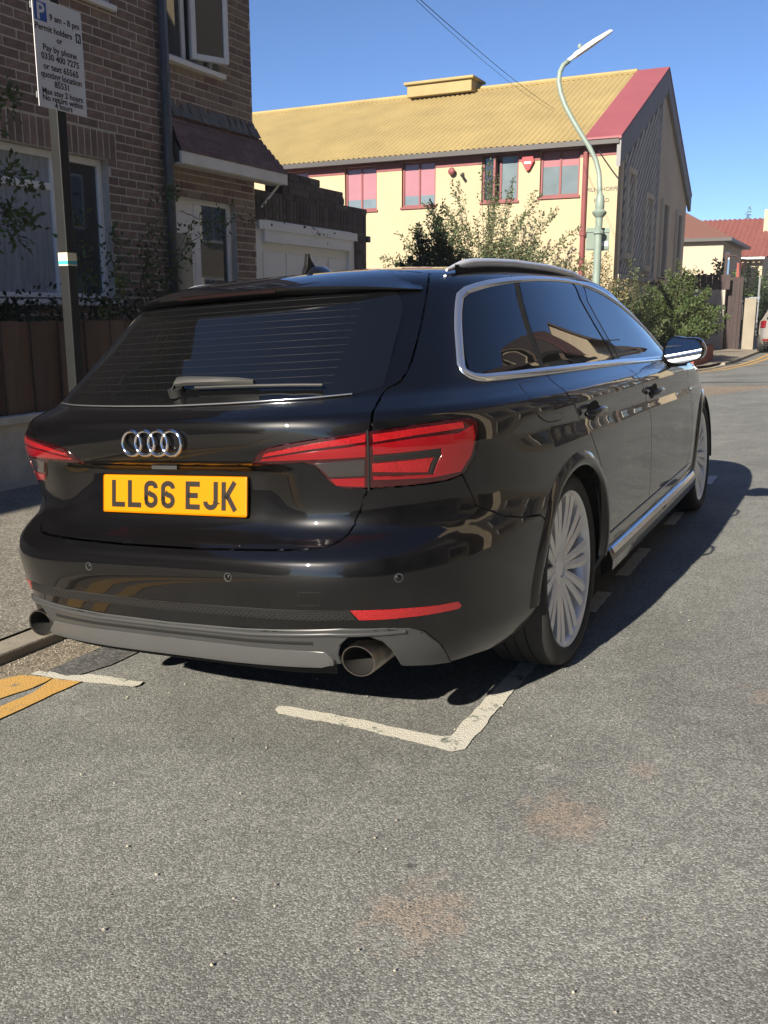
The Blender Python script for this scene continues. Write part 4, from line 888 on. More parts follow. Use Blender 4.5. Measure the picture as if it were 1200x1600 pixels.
def panel(name, poly, mat_, parent, off=0., gap=.002, cell=.024, depth=.010, mirror=False, round_=.0016, rim=True):
    """one body panel: outline in (angle, level) laid on the surface, edges turned in"""
    bm = bmesh.new(); vs = [bm.verts.new((p * PH, v, 0)) for p, v in poly]
    f = bm.faces.new(vs); bm.normal_update()
    if f.normal.z < 0: f.normal_flip()
    bmesh.ops.triangulate(bm, faces=bm.faces, ngon_method='EAR_CLIP', quad_method='BEAUTY')
    x = [v.co.x for v in bm.verts]; yv = [v.co.y for v in bm.verts]
    for ax, lo, hi in ((0, min(x), max(x)), (1, min(yv), max(yv))):
        k = math.floor(lo / cell) + 1
        while k * cell < hi - 1e-4:
            co = (k * cell, 0, 0) if ax == 0 else (0, k * cell, 0); no = (1, 0, 0) if ax == 0 else (0, 1, 0)
            bmesh.ops.bisect_plane(bm, geom=bm.verts[:] + bm.edges[:] + bm.faces[:], dist=1e-5, plane_co=co, plane_no=no); k += 1
    bmesh.ops.remove_doubles(bm, verts=bm.verts, dist=1e-5)
    bm.verts.index_update(); bm.normal_update()
    V = np.array([v.co[:] for v in bm.verts]); ph = V[:, 0] / PH; lv = np.clip(V[:, 1], 0, VK[-1])
    N3 = N2(ph, lv); o_ = off(ph, lv) if callable(off) else np.full(len(ph), off); X = S2(ph, lv) + N3 * np.asarray(o_)[:, None]
    faces = [[v.index for v in f.verts] for f in bm.faces]
    inward = np.zeros_like(X); bedges = []
    for e in bm.edges:
        if len(e.link_faces) == 1:
            fc = e.link_faces[0]; a, b = e.verts[0].index, e.verts[1].index
            lp = [v.index for v in fc.verts]; ia = lp.index(a)
            if lp[(ia + 1) % len(lp)] != b: a, b = b, a
            t = X[b] - X[a]; L_ = np.linalg.norm(t)
            if L_ < 1e-7: continue
            d = np.cross((N3[a] + N3[b]) / 2, t / L_); d /= np.linalg.norm(d) + 1e-9
            inward[a] += d * L_; inward[b] += d * L_; bedges.append((a, b))
    bm.free()
    bi = sorted({i for e in bedges for i in e}); inn = {}
    for i in bi: inn[i] = inward[i] / (np.linalg.norm(inward[i]) + 1e-9)
    verts = X.tolist(); nor = N3.tolist(); idx2 = {}; idx3 = {}
    if rim:
        for i in bi:
            base = X[i] + inn[i] * gap
            verts[i] = (base + inn[i] * round_).tolist()
            idx2[i] = len(verts); verts.append((base - N3[i] * round_).tolist()); nn = N3[i] - inn[i]; nor.append((nn / np.linalg.norm(nn)).tolist())
            idx3[i] = len(verts); verts.append((base - N3[i] * depth).tolist()); nor.append((-inn[i]).tolist())
        for a, b in bedges: faces += [[b, a, idx2[a], idx2[b]], [idx2[b], idx2[a], idx3[a], idx3[b]]]
    if mirror:
        verts = [(-p[0], p[1], p[2]) for p in verts]; nor = [(-p[0], p[1], p[2]) for p in nor]; faces = [f[::-1] for f in faces]
    me = bpy.data.meshes.new(name); me.from_pydata(verts, [], faces); me.polygons.foreach_set('use_smooth', [True] * len(me.polygons)); me.update()
    me.normals_split_custom_set_from_vertices(nor)
    return obj(name, me, mat_, parent)
def sym(half):
    """right half outline (from centre line round to centre line) -> full closed outline"""
    return half + [(-p, v) for p, v in half[::-1] if abs(p) > 1e-6]
def ribbon(name, pts, width, height, mat_, parent, off=0., closed=False, mirror=False, prof=None):
    """moulding of rounded section laid along a line of (angle, level) on the body"""
    X = np.array([S2(p, v) for p, v in pts]); Nn = np.array([N2(p, v) for p, v in pts]); n = len(X)
    prof = prof or [(-.5, 0), (-.42, .7), (-.2, 1), (.2, 1), (.42, .7), (.5, 0)]
    vs = []; k = len(prof)
    for i in range(n):
        a, b = (X[(i - 1) % n], X[(i + 1) % n]) if closed else (X[max(i - 1, 0)], X[min(i + 1, n - 1)])
        t = unit(b - a); s_ = unit(np.cross(Nn[i], t))
        for q, h in prof: vs.append(X[i] + Nn[i] * (off + h * height) + s_ * q * width)
    fs = [(i * k + j, i * k + j + 1, ((i + 1) % n) * k + j + 1, ((i + 1) % n) * k + j) for i in range(n if closed else n - 1) for j in range(k - 1)]
    if mirror: vs = [(-p[0], p[1], p[2]) for p in vs]
    mb = MB().add(vs, fs); 
    if not closed: mb.f += [tuple(range(k)), tuple(range((n - 1) * k, n * k))]
    return mb.build(name, mat_, parent, smooth=True, angle=1.0)
def dens(pts, step=.03):
    """resample (angle, level) line"""
    out = []
    for (p0, v0), (p1, v1) in zip(pts, pts[1:]):
        n = max(1, int(math.hypot((p1 - p0) * PH, v1 - v0) / step)); out += [(p0 + (p1 - p0) * i / n, v0 + (v1 - v0) * i / n) for i in range(n)]
    return out + [pts[-1]]
def smooth_line(pts, it=2):
    for _ in range(it):
        q = [pts[0]]
        for a, b in zip(pts, pts[1:]): q += [(a[0] * .75 + b[0] * .25, a[1] * .75 + b[1] * .25), (a[0] * .25 + b[0] * .75, a[1] * .25 + b[1] * .75)]
        pts = q + [pts[-1]]
    return pts

# paint and trim
def car_paint(name, col):
    m = mat(name, col, .35, spec=.15, coat=1.0); nt = m.node_tree; b = nt.nodes['Principled BSDF']; b.inputs['Coat IOR'].default_value = 1.5
    tc = nt.nodes.new('ShaderNodeTexCoord'); n = nt.nodes.new('ShaderNodeTexNoise'); n.inputs['Scale'].default_value = 5; n.inputs['Detail'].default_value = 9; n.inputs['Roughness'].default_value = .7; nt.links.new(tc.outputs['Object'], n.inputs[0])
    sx = nt.nodes.new('ShaderNodeSeparateXYZ'); nt.links.new(tc.outputs['Object'], sx.inputs[0])
    dz = nt.nodes.new('ShaderNodeMapRange'); dz.inputs[1].default_value = .55; dz.inputs[2].default_value = .2; dz.inputs[3].default_value = .004; dz.inputs[4].default_value = .12; nt.links.new(sx.outputs[2], dz.inputs[0])
    r = nt.nodes.new('ShaderNodeMapRange'); r.inputs[1].default_value = .35; r.inputs[2].default_value = .75; nt.links.new(n.outputs[0], r.inputs[0])
    mu = nt.nodes.new('ShaderNodeMath'); mu.operation = 'MULTIPLY'; nt.links.new(dz.outputs[0], mu.inputs[0]); nt.links.new(r.outputs[0], mu.inputs[1])
    mx = nt.nodes.new('ShaderNodeMix'); mx.data_type = 'RGBA'; mx.inputs['A'].default_value = (*col, 1); mx.inputs['B'].default_value = (.085, .075, .06, 1); nt.links.new(mu.outputs[0], mx.inputs['Factor']); nt.links.new(mx.outputs['Result'], b.inputs['Base Color'])
    cr = nt.nodes.new('ShaderNodeMapRange'); cr.inputs[3].default_value = .006; cr.inputs[4].default_value = .07; nt.links.new(mu.outputs[0], cr.inputs[0]); nt.links.new(cr.outputs[0], b.inputs['Coat Roughness'])
    return m
M['paint'] = car_paint('black metallic car paint', (.0022, .0022, .0028))
M['gap'] = mat('black rubber and shadow gap', (.004, .004, .004), .8)
M['carglass'] = mat('dark tinted car glass', (.004, .0045, .005), .008, spec=1.0)
M['carglass_black'] = mat('black glass border', (.003, .003, .003), .03, spec=.5)
M['chrome'] = mat('satin aluminium trim', (.74, .75, .77), .15, metal=.92)
M['rail'] = mat('silver roof rail', (.74, .75, .78), .28, metal=.45)
M['chrome_dark'] = mat('worn steel tailpipe', (.22, .20, .18), .33, metal=1.0, var=.3, vscale=20)
M['badge'] = mat('bright chrome badge', (.85, .86, .88), .08, metal=1.0)
M['trimgrey'] = mat('satin grey bumper plastic', (.045, .046, .047), .36, spec=.5, var=.1, vscale=6)
M['plastic'] = mat('black textured plastic', (.018, .018, .018), .55, bump=.0006, bscale=400)
def lamp_red(name, col, ribs=None, rough=.12):
    m = mat(name, col, rough, spec=.5, coat=1.0); nt = m.node_tree; b = nt.nodes['Principled BSDF']; b.inputs['Subsurface Weight'].default_value = 0
    if ribs:
        tc = nt.nodes.new('ShaderNodeTexCoord'); mp = nt.nodes.new('ShaderNodeMapping'); mp.inputs['Scale'].default_value = ribs; nt.links.new(tc.outputs['Object'], mp.inputs[0])
        vo = nt.nodes.new('ShaderNodeTexVoronoi'); vo.inputs['Scale'].default_value = 1; vo.feature = 'F1'; nt.links.new(mp.outputs[0], vo.inputs[0])
        bp = nt.nodes.new('ShaderNodeBump'); bp.inputs['Distance'].default_value = .0012; bp.inputs['Strength'].default_value = .7; nt.links.new(vo.outputs['Distance'], bp.inputs['Height']); nt.links.new(bp.outputs[0], b.inputs['Normal'])
        r = nt.nodes.new('ShaderNodeMapRange'); r.inputs[1].default_value = .1; r.inputs[2].default_value = .7; r.inputs[3].default_value = 1.25; r.inputs[4].default_value = .7; nt.links.new(vo.outputs['Distance'], r.inputs[0])
        sc = nt.nodes.new('ShaderNodeVectorMath'); sc.operation = 'SCALE'; sc.inputs[0].default_value = col; nt.links.new(r.outputs[0], sc.inputs['Scale']); nt.links.new(sc.outputs[0], b.inputs['Base Color'])
    return m
M['lampbase'] = lamp_red('dark red lamp lens', (.032, .002, .003)); M['lampred'] = lamp_red('bright red lamp lens', (.21, .004, .007)); M['lampled'] = lamp_red('ribbed red lamp optic', (.32, .007, .010), (260, 260, 260)); M['lampclear'] = lamp_red('smoky clear lamp', (.030, .026, .026)); M['reflred'] = lamp_red('red reflector', (.36, .012, .014), (330, 330, 330), .2)
M['plate'] = mat('yellow number plate', (.52, .195, .0005), .42, spec=.2); M['platechar'] = mat('dark plate characters', (.016, .012, .008), .4)
M['tyre'] = mat('tyre rubber', (.018, .018, .0175), .72, var=.25, vscale=12, bump=.0008, bscale=120)
M['alloy'] = mat('silver alloy', (.86, .85, .84), .32, metal=.3, var=.10, vscale=10)
M['disc'] = mat('brake disc steel', (.30, .28, .26), .4, metal=.9); M['caliper'] = mat('grey brake caliper', (.10, .10, .10), .5)
M['mirrorglass'] = mat('mirror glass', (.75, .78, .82), .01, metal=1.0)

TILT = radians(-3.7475)
car = empty('estate_car', (0, 0, 0), (0, TILT, 0)); tag(car, 'black estate car parked at the kerb, seen from behind, with yellow number plate', 'car')
VD = UV['TE'][0][1]                              # level of the roof joint
TEa = dens(smooth_line(UV['TE'][:11], 2), .02); TEb = dens(smooth_line(UV['TE'][10:], 2), .03); TE = TEa + TEb[1:]; KT = len(TEa) - 1
WY, WZ, AR = 1.055, .33, .352                    # rear wheel centre and arch radius
FY = WY + 2.82
def arc(cy, a0, a1, r=AR, n=18): return [uv_yz(cy + r * cos(radians(a0 + (a1 - a0) * i / n)), max(.175, WZ + r * sin(radians(a0 + (a1 - a0) * i / n)))) for i in range(n + 1)]
roof_line = [(TE[0][0] * i / 8, None) for i in range(8)]
def v_at_y(phi, y):
    lo, hi = float(v_of_z(1.24)), VK[-1] - .02
    for _ in range(40):
        m = (lo + hi) / 2
        if S(phi, m)[1] < y: lo = m
        else: hi = m
    return (lo + hi) / 2
y_te = float(S(*TE[0])[1])
roof_gap = [(p, v_at_y(p, y_te - .07 + .07 * (p / TE[0][0]) ** 2)) for p in np.linspace(0, TE[0][0], 10)[:-1]]
# tailgate: from the roof joint down to the bumper, with glass laid on it
tg_half = roof_gap + TE + [(0, UV['TE'][-1][1])]
tailgate = panel('tailgate', sym(tg_half), M['paint'], car, gap=.0022)
DV = float(v_of_z(1.02198)) - .97564
gl_b = [(p, v + DV) for p, v in ((0, .9205), (.23, .925), (.461, .932), (.58, .9385))]
GE = UV['GE']; vtop = float(v_of_z(1.293))
gl_half = gl_b + smooth_line([(GE[0][0] - .004, GE[0][1] + .004)] + GE[1:6], 1) + [(GE[5][0] - .012, GE[5][1] + .035), (GE[5][0] - .05, vtop), (0, vtop)]
rear_glass = panel('rear_window', sym(gl_half), M['carglass'], tailgate, off=.0025, gap=.0, depth=.006)
# heating wires
for i in range(13):
    t = (i + .6) / 13.5; v = .965 + DV + (vtop - .985 - DV) * t; pe = .52 + .05 * t
    ribbon('heating_wire', [(pe * (k / 16 * 2 - 1), v) for k in range(17)], .0007, .0003, mat('heating wire', (.018, .018, .02), .5) if i == 0 else bpy.data.materials['heating wire'], rear_glass, off=.0031)
ribbon('lip_highlight', [(p, v) for p, v in [(-a, b) for a, b in dens(gl_b)[::-1]][:-1] + dens(gl_b)], .004, .003, M['chrome'], tailgate, off=.0035)  # bright strip stands in for the highlight along the tailgate lip
# spoiler: overhanging blade following the roof edge
sp = MB(); secs = []
for k in range(41):
    u = (k / 40 * 2 - 1); p = abs(u) * .725; sg = 1 if u >= 0 else -1
    A_ = S(p, v_at_y(p, y_te - .06 + .04 * u * u)); lip = np.array([S(p, float(v_of_z(1.262)))[0] * 1.0, 0, 0])
    base = S(p, float(v_of_z(1.29 - .02 * u ** 4)))
    out = .066 * (1 - abs(u) ** 4) + .002
    tip = np.array([base[0] * (1 + .01), base[1] - out, 1.302 - .026 * abs(u) ** 3.0])
    tip2 = tip + np.array([0, .003, -.008]) * (1 - .8 * abs(u) ** 6); under = base + np.array([0, .0, -.026 * (1 - abs(u) ** 6)]) + N2(p, float(v_of_z(1.27))) * .0005; n_ = N2(p, v_at_y(p, y_te - .06 + .04 * u * u))
    mid = (A_ + tip) / 2 + np.array([0, 0, .010])
    ring = [A_ + n_ * .0015, A_ * .66 + tip * .34 + np.array([0, 0, .0115 * (1 - abs(u) ** 6)]), A_ * .33 + tip * .67 + np.array([0, 0, .010 * (1 - abs(u) ** 6)]), tip + np.array([0, .008, .003 * (1 - abs(u) ** 6)]), tip, tip2, tip2 * .5 + under * .5 + np.array([0, .01, -.001]), under]
    secs.append([(sg * q[0], q[1], q[2]) for q in ring])
kk = len(secs[0]); sp.add([q for r_ in secs for q in r_], [(i * kk + j, (i + 1) * kk + j, (i + 1) * kk + j + 1, i * kk + j + 1) for i in range(40) for j in range(kk - 1)])
spo = sp.build('roof_spoiler', M['paint'], tailgate, smooth=True, angle=.8)
bl = MB()
for k in range(21):
    j = 13 + k * 14 / 20; i0 = int(j); f_ = j - i0; a, b = np.array(secs[i0]), np.array(secs[min(i0 + 1, 40)]); r_ = a * (1 - f_) + b * f_
    bl.v += [tuple(r_[4] + np.array([0, -.0015, -.003])), tuple(r_[5] + np.array([0, -.0015, -.004]))]
bl.f = [(2 * i, 2 * i + 2, 2 * i + 3, 2 * i + 1) for i in range(20)]
bl.build('brake_light', mat('unlit high brake light', (.009, .0015, .002), .4), tailgate)
# rear lamps, both sides: lens base with raised optics
for mir in (False, True):
    lo = panel('rear_lamp', smooth_line(UV['LAMP'] + UV['LAMP'][:1], 1)[:-1], M['lampbase'], car, off=.0035, gap=0, depth=.008, mirror=mir, round_=.003)
    for nm, key, mm in (('light_bar', 'L_top', 'lampled'), ('light_bar', 'L_top2', 'lampred'), ('reversing_light', 'L_rev', 'lampclear'), ('fog_light', 'L_low', 'lampred'), ('light_bar', 'L_band', 'lampled'), ('dark_divider', 'L_notch', 'gap'), ('indicator_optic', 'L_led', 'lampled'), ('light_field', 'L_main', 'lampred')):
        panel(nm, UV[key], M[mm], lo, off=.0056, gap=.0008, depth=.003, mirror=mir, round_=.0006)
    ps = [q for q in TE if UV['TE'][8][1] >= q[1] >= UV['TE'][10][1]]
    ribbon('lamp_split', dens([(.612, .812 + DV), (.608, .76 + DV), (.596, .645 + DV)]), .005, .001, M['gap'], lo, off=.0055, mirror=mir)
# quarter panels, doors, wings
qp = [(1.184, 1.302), (1.121, 1.234), (1.076, 1.169), (1.028, 1.085), (.995, 1.021)]
bp_ = [(1.86, 1.323), (1.82, 1.238), (1.83, 1.148), (1.85, 1.057), (1.85, .995)]
RD = [(.975, .965), (.99, .915), (1.111, .829), (1.19, .774), (1.29, .675), (1.375, .56), (1.43, .453), (1.465, .367)]
MD = [(1.89, .96), (1.93, .92), (2.09, .841), (2.19, .70), (2.22, .58), (2.235, .474), (2.21, .367)]
FD = [(3.09, .93), (3.12, .866), (3.22, .791), (3.29, .70), (3.315, .6), (3.30, .49), (3.25, .40), (3.20, .367)]
AP = [(3.10, .965), (3.0, 1.045), (2.8, 1.125), (2.55, 1.205), (2.36, 1.265)]
uvl = lambda L_: [uv_yz(*q) for q in L_]
seam = UV['SEAM']
lamp_bot = [UV['LAMP'][i] for i in (20, 19, 18, 17, 16)]
i_l = 10
ph_q = uv_yz(1.25, 1.335)[0]; ph_b = uv_yz(1.93, 1.335)[0]; ph_a = 2.02
quarter = TE[:KT + 1] + lamp_bot[1:] + seam[1:] + arc(WY, 143, 8, n=24) + [uv_yz(1.42, .367)] + uvl(RD[::-1])[1:] + uvl(qp[::-1]) + [(ph_q, VD)] + [(TE[0][0] + (ph_q - TE[0][0]) * (1 - i / 6), VD) for i in range(1, 6)]
rear_door = uvl(RD) + uvl(MD[::-1]) + uvl(bp_[::-1]) + [(ph_b, VD)] + [(ph_b + (ph_q - ph_b) * i / 4, VD) for i in range(1, 4)] + [(ph_q, VD)] + uvl(qp)
front_door = uvl(MD) + uvl(FD[::-1]) + uvl(AP) + [(ph_a, VD)] + [(ph_a + (ph_b - ph_a) * i / 3, VD) for i in (1, 2)] + [(ph_b, VD)] + uvl(bp_)
wing = uvl(FD) + arc(FY, 176, 8, n=24) + [uv_yz(4.42, .30), (pi, float(v_of_z(.24)))] + [(pi, v) for v in np.linspace(float(v_of_z(.3)), VD, 12)] + [(pi - (pi - ph_a) * i / 6, VD) for i in range(1, 6)] + [(ph_a, VD)] + uvl(AP[::-1])
sill = [uv_yz(1.435, .360)] + [uv_yz(y_, .360) for y_ in np.linspace(1.6, 3.1, 8)] + [uv_yz(3.50, .360)] + [uv_yz(3.55, .20)] + [uv_yz(y_, .19) for y_ in np.linspace(3.2, 1.6, 8)] + [uv_yz(1.39, .20)]
for mir in (False, True):
    panel('quarter_panel', quarter, M['paint'], car, mirror=mir); d1 = panel('door', rear_door, M['paint'], car, mirror=mir); d2 = panel('door', front_door, M['paint'], car, mirror=mir)
    panel('front_wing', wing, M['paint'], car, mirror=mir, cell=.035); panel('sill', sill, M['paint'], car, mirror=mir)
    s_ = -1 if mir else 1
    # door handles: bowl and bar
    for dd, hy, hz in ((d1, 1.235, .855), (d2, 2.24, .845)):
        pu = uv_yz(hy, hz); X = S(*pu); Nn = N2(*pu)
        bar = MB(); n = 15
        secv = []
        for i in range(n):
            t = i / (n - 1) * 2 - 1; bow = .030 * (1 - t ** 4) + .006; c = np.array([X[0], hy + t * .105, hz - .006 + .012 * (1 - t * t)]) + Nn * bow
            for j in range(10):
                an = 2 * pi * j / 10; q = c + np.array([.007 * cos(an), 0, .013 * sin(an) * (1 - .35 * t * t)]); secv.append((s_ * q[0], q[1], q[2]))
        bar.add(secv, [(i * 10 + j, i * 10 + (j + 1) % 10, (i + 1) * 10 + (j + 1) % 10, (i + 1) * 10 + j) for i in range(n - 1) for j in range(10)] + [tuple(range(10)), tuple(range((n - 1) * 10, n * 10))])
        bar.build('handle', M['paint'], dd, smooth=True)
        el = [(uv_yz(hy + .075 * cos(a_), hz - .004 + .034 * sin(a_))) for a_ in np.linspace(0, 2 * pi, 25)[:-1]]
        panel('handle_bowl', el, M['gap'], dd, off=.0008, gap=0, depth=.002, mirror=mir, cell=.05)
    # side glass
    def yz(L_): return smooth_line(uvl(L_), 1)
    TOP = [(.80, 1.262), (.94, 1.287), (1.12, 1.303), (1.35, 1.315), (1.6, 1.320), (1.8, 1.318), (2.0, 1.306), (2.2, 1.28), (2.4, 1.236), (2.6, 1.175), (2.8, 1.10), (2.98, 1.02), (3.06, .968)]
    outer = smooth_line([uv_yz(.62, 1.005), uv_yz(.575, 1.012), uv_yz(.555, 1.035), uv_yz(.60, 1.08), uv_yz(.68, 1.16), uv_yz(.74, 1.215)] + uvl(TOP) + [uv_yz(3.05, .957), uv_yz(2.6, .966), uv_yz(2.1, .98), uv_yz(1.6, .992), uv_yz(1.1, 1.0), uv_yz(.62, 1.005)], 1)
    outer = dens(outer, .025)
    ribbon('window_surround', outer[:-1], .028, .007, M['chrome'], car, off=.002, closed=True, mirror=mir)
    inner_top = lambda y0, y1, n: [uv_yz(y_, float(np.interp(y_, [q[0] for q in TOP], [q[1] for q in TOP])) - .006) for y_ in np.linspace(y0, y1, n)]
    qg = [uv_yz(.585, 1.016), uv_yz(.578, 1.03), uv_yz(.615, 1.08), uv_yz(.69, 1.16), uv_yz(.745, 1.205)] + inner_top(.80, 1.17, 7) + uvl([(1.165, 1.296), (1.10, 1.234), (1.055, 1.169), (1.005, 1.085), (.97, 1.008)])
    panel('quarter_window', qg, M['carglass'], car, off=.002, gap=.003, depth=.004, mirror=mir)
    rg = uvl([(1.005, 1.007), (1.04, 1.085), (1.09, 1.169), (1.135, 1.234), (1.20, 1.30)]) + inner_top(1.25, 1.82, 8) + uvl([(1.82, 1.31), (1.775, 1.238), (1.785, 1.148), (1.81, 1.057), (1.80, .992)])
    panel('door_window', rg, M['carglass'], d1, off=.002, gap=.003, depth=.004, mirror=mir)
    fg = uvl([(1.90, .989), (1.90, 1.057), (1.89, 1.148), (1.885, 1.238), (1.96, 1.30)]) + inner_top(2.02, 3.03, 12) + uvl([(3.03, .972), (2.6, .975)])
    panel('door_window', fg, M['carglass'], d2, off=.002, gap=.003, depth=.004, mirror=mir)
    blk = uvl([(1.815, .99), (1.825, 1.057), (1.80, 1.148), (1.79, 1.238), (1.84, 1.312), (1.94, 1.306), (1.87, 1.238), (1.875, 1.148), (1.885, 1.057), (1.885, .988)])
    panel('pillar_trim', blk, M['carglass_black'], car, off=.003, gap=0, depth=.004, mirror=mir)
    blk2 = uvl([(.97, 1.004), (1.005, 1.085), (1.055, 1.169), (1.10, 1.234), (1.165, 1.30), (1.205, 1.302), (1.135, 1.234), (1.09, 1.169), (1.04, 1.085), (1.005, 1.004)])
    panel('pillar_trim', blk2, M['gap'], car, off=.0026, gap=0, depth=.004, mirror=mir, cell=.05)
    # wheel arch lips
    for cy in (WY, FY):
        a0, a1 = (-8, 186) if cy == FY else (-6, 184)
        X = []; 
        lipm = MB(); nA = 40; prof = [(.352, -.03), (.352, .004), (.356, .010), (.366, .0125), (.380, .011), (.393, .006), (.402, .0005)]
        for i in range(nA + 1):
            an = radians(a0 + (a1 - a0) * i / nA)
            for r_, h_ in prof:
                y_, z_ = cy + r_ * cos(an), max(.18, WZ + r_ * sin(an)); pu = uv_yz(y_, z_); q = S(*pu) + np.array([h_, 0, 0]); lipm.v.append((s_ * q[0], y_, z_))
        kk = len(prof); lipm.f = [(i * kk + j, i * kk + j + 1, (i + 1) * kk + j + 1, (i + 1) * kk + j) for i in range(nA) for j in range(kk - 1)]
        lipm.build('arch_lip', M['paint'], car, smooth=True, angle=1.2)
        MB().lathe([(.365, .885), (.365, .55), (.0, .55)], 40, 'X', Matrix.Translation((0, cy, WZ))).build('arch_liner', M['gap'], car) if False else None
        ln = MB()
        for i in range(25):
            an = radians(-8 + 190 * i / 24); y_, z_ = cy + .368 * cos(an), WZ + .368 * sin(an); ln.v += [(s_ * .50, y_, z_), (s_ * .88, y_, z_)]
        ln.f = [(2 * i, 2 * i + 1, 2 * i + 3, 2 * i + 2) for i in range(24)] + [tuple(2 * i for i in range(25))]
        ln.build('arch_liner', M['gap'], car)
    # side skirt blade with bright upper edge
    sk = MB(); vs = []; n = 16
    for i in range(n):
        y_ = 1.46 + (3.47 - 1.46) * i / (n - 1); x_ = S(*uv_yz(y_, .30))[0]
        for dx, z_ in ((-.03, .318), (.012, .300), (.026, .262), (.022, .226), (-.02, .205)): vs.append((s_ * (x_ + dx), y_, z_ - .0))
    sk.add(vs, [(i * 5 + j, i * 5 + j + 1, (i + 1) * 5 + j + 1, (i + 1) * 5 + j) for i in range(n - 1) for j in range(4)] + [(0, 1, 2, 3, 4), tuple((n - 1) * 5 + j for j in range(5))]); sk.build('side_skirt', M['paint'], car)
    sc = MB(); vs = []
    for i in range(n):
        y_ = 1.50 + (3.45 - 1.50) * i / (n - 1); x_ = S(*uv_yz(y_, .30))[0]
        for dx, z_ in ((.008, .3037), (.0145, .3005), (.0215, .284), (.022, .281)): vs.append((s_ * (x_ + dx), y_, z_))
    sc.add(vs, [(i * 4 + j, i * 4 + j + 1, (i + 1) * 4 + j + 1, (i + 1) * 4 + j) for i in range(n - 1) for j in range(3)]); sc.build('skirt_trim', M['chrome'], car)
panel('fuel_flap', smooth_line(UV['FUEL'] + UV['FUEL'][:1], 1)[:-1], M['paint'], car, off=.0012, gap=0, depth=.004)
ribbon('flap_gap', smooth_line(UV['FUEL'] + UV['FUEL'][:1], 1)[:-1], .0035, .0004, M['gap'], car, off=.0008, closed=True)
# roof and glass roof edge
roof_poly = roof_gap + [TE[0]] + [(TE[0][0] + (pi - TE[0][0]) * i / 30, VD) for i in range(1, 31)]
top_v = VK[-1] - .03
rp = [(p, v) for p, v in roof_poly] + [(pi, top_v)] + [(p, top_v) for p in np.linspace(pi, 0, 20)[1:]]
for mir in (False, True): panel('roof', rp, M['paint'], car, gap=0, mirror=mir, rim=False, cell=.03)
MB().add([tuple(S2(p, top_v) + np.array([0, 0, .0])) for p in np.linspace(-pi, pi, 49)[:-1]], [tuple(range(48))]).build('roof_centre', M['paint'], car)
ws = [(2.20, float(v_of_z(1.30))), (2.30, float(v_of_z(1.20))), (2.34, float(v_of_z(1.10))), (2.38, float(v_of_z(1.01))), (pi, float(v_of_z(.99))), (pi, float(v_of_z(1.34))), (2.5, float(v_of_z(1.34)))]
for mir in (False, True): panel('windscreen', ws, M['carglass'], car, off=.002, gap=0, mirror=mir, cell=.04)
# rear bumper
bb = UV['BUMPBOT']
v_b0 = float(v_of_z(.285))
bump_half = [(0, float(v_of_z(.372))), (.30, float(v_of_z(.375))), (.52, float(v_of_z(.388))), (.66, float(v_of_z(.386)))] + [UV['DIFF'][5], UV['DIFF'][6]] + bb[:-1] + arc(WY, 190, 143, n=8) + [seam[-1]][:0] + seam[::-1][:-1] + lamp_bot[::-1] + TE[KT + 1:] + [(0, UV['TE'][-1][1])]
bumper = panel('bumper', sym(bump_half), M['paint'], car, gap=.002)
def off_diff(ph, lv): return .006 + .0 * ph
DF = UV['DIFF']; dfh = [(0, DF[1][1] - .004)] + DF[1:-1] + [(0, DF[-2][1])]
diff = panel('diffuser', sym(dfh), M['trimgrey'], bumper, off=.006, gap=0, depth=.02, round_=.004)
BLD = UV['BLADE']; vt, vb_ = float(v_of_z(.334)), float(v_of_z(.295))
blh = [(0, vt), (BLD[1][0], vt), (BLD[2][0], vt), (BLD[3][0], vt - .004), (BLD[4][0], (vt + vb_) / 2 - .01), (BLD[5][0], vb_ + .004), (BLD[6][0], vb_), (0, vb_)]
M['trimsilver'] = mat('satin silver bumper blade', (.085, .086, .086), .34, spec=.5, var=.08, vscale=6)
panel('diffuser_blade', sym(blh), M['trimsilver'], diff, off=lambda ph, lv: .008 + .026 * np.clip((vt - lv) / (vt - vb_), 0, 1), gap=0, depth=.03, round_=.004)
ribbon('diffuser_ledge', [(-p, v) for p, v in dens([(.0, float(v_of_z(.372))), (.3, float(v_of_z(.374))), (.52, float(v_of_z(.385))), (.68, float(v_of_z(.375)))])[::-1]][:-1] + dens([(.0, float(v_of_z(.372))), (.3, float(v_of_z(.374))), (.52, float(v_of_z(.385))), (.68, float(v_of_z(.375)))]), .012, .006, M['trimgrey'], diff, off=.005)
ribbon('diffuser_groove', [(-p, v) for p, v in dens([(.0, float(v_of_z(.352))), (.3, float(v_of_z(.353))), (.48, float(v_of_z(.357)))])[::-1]][:-1] + dens([(.0, float(v_of_z(.352))), (.3, float(v_of_z(.353))), (.48, float(v_of_z(.357)))]), .012, .001, M['gap'], diff, off=.0062)
MS = UV['MESH']; msh = [(0, MS[0][1]), MS[1], MS[2], MS[3], MS[4], (0, MS[5][1])]
mesh_base = panel('mesh_insert', sym(msh), M['gap'], bumper, off=.0015, gap=0, depth=.004)
hx = MB(); ns = 74
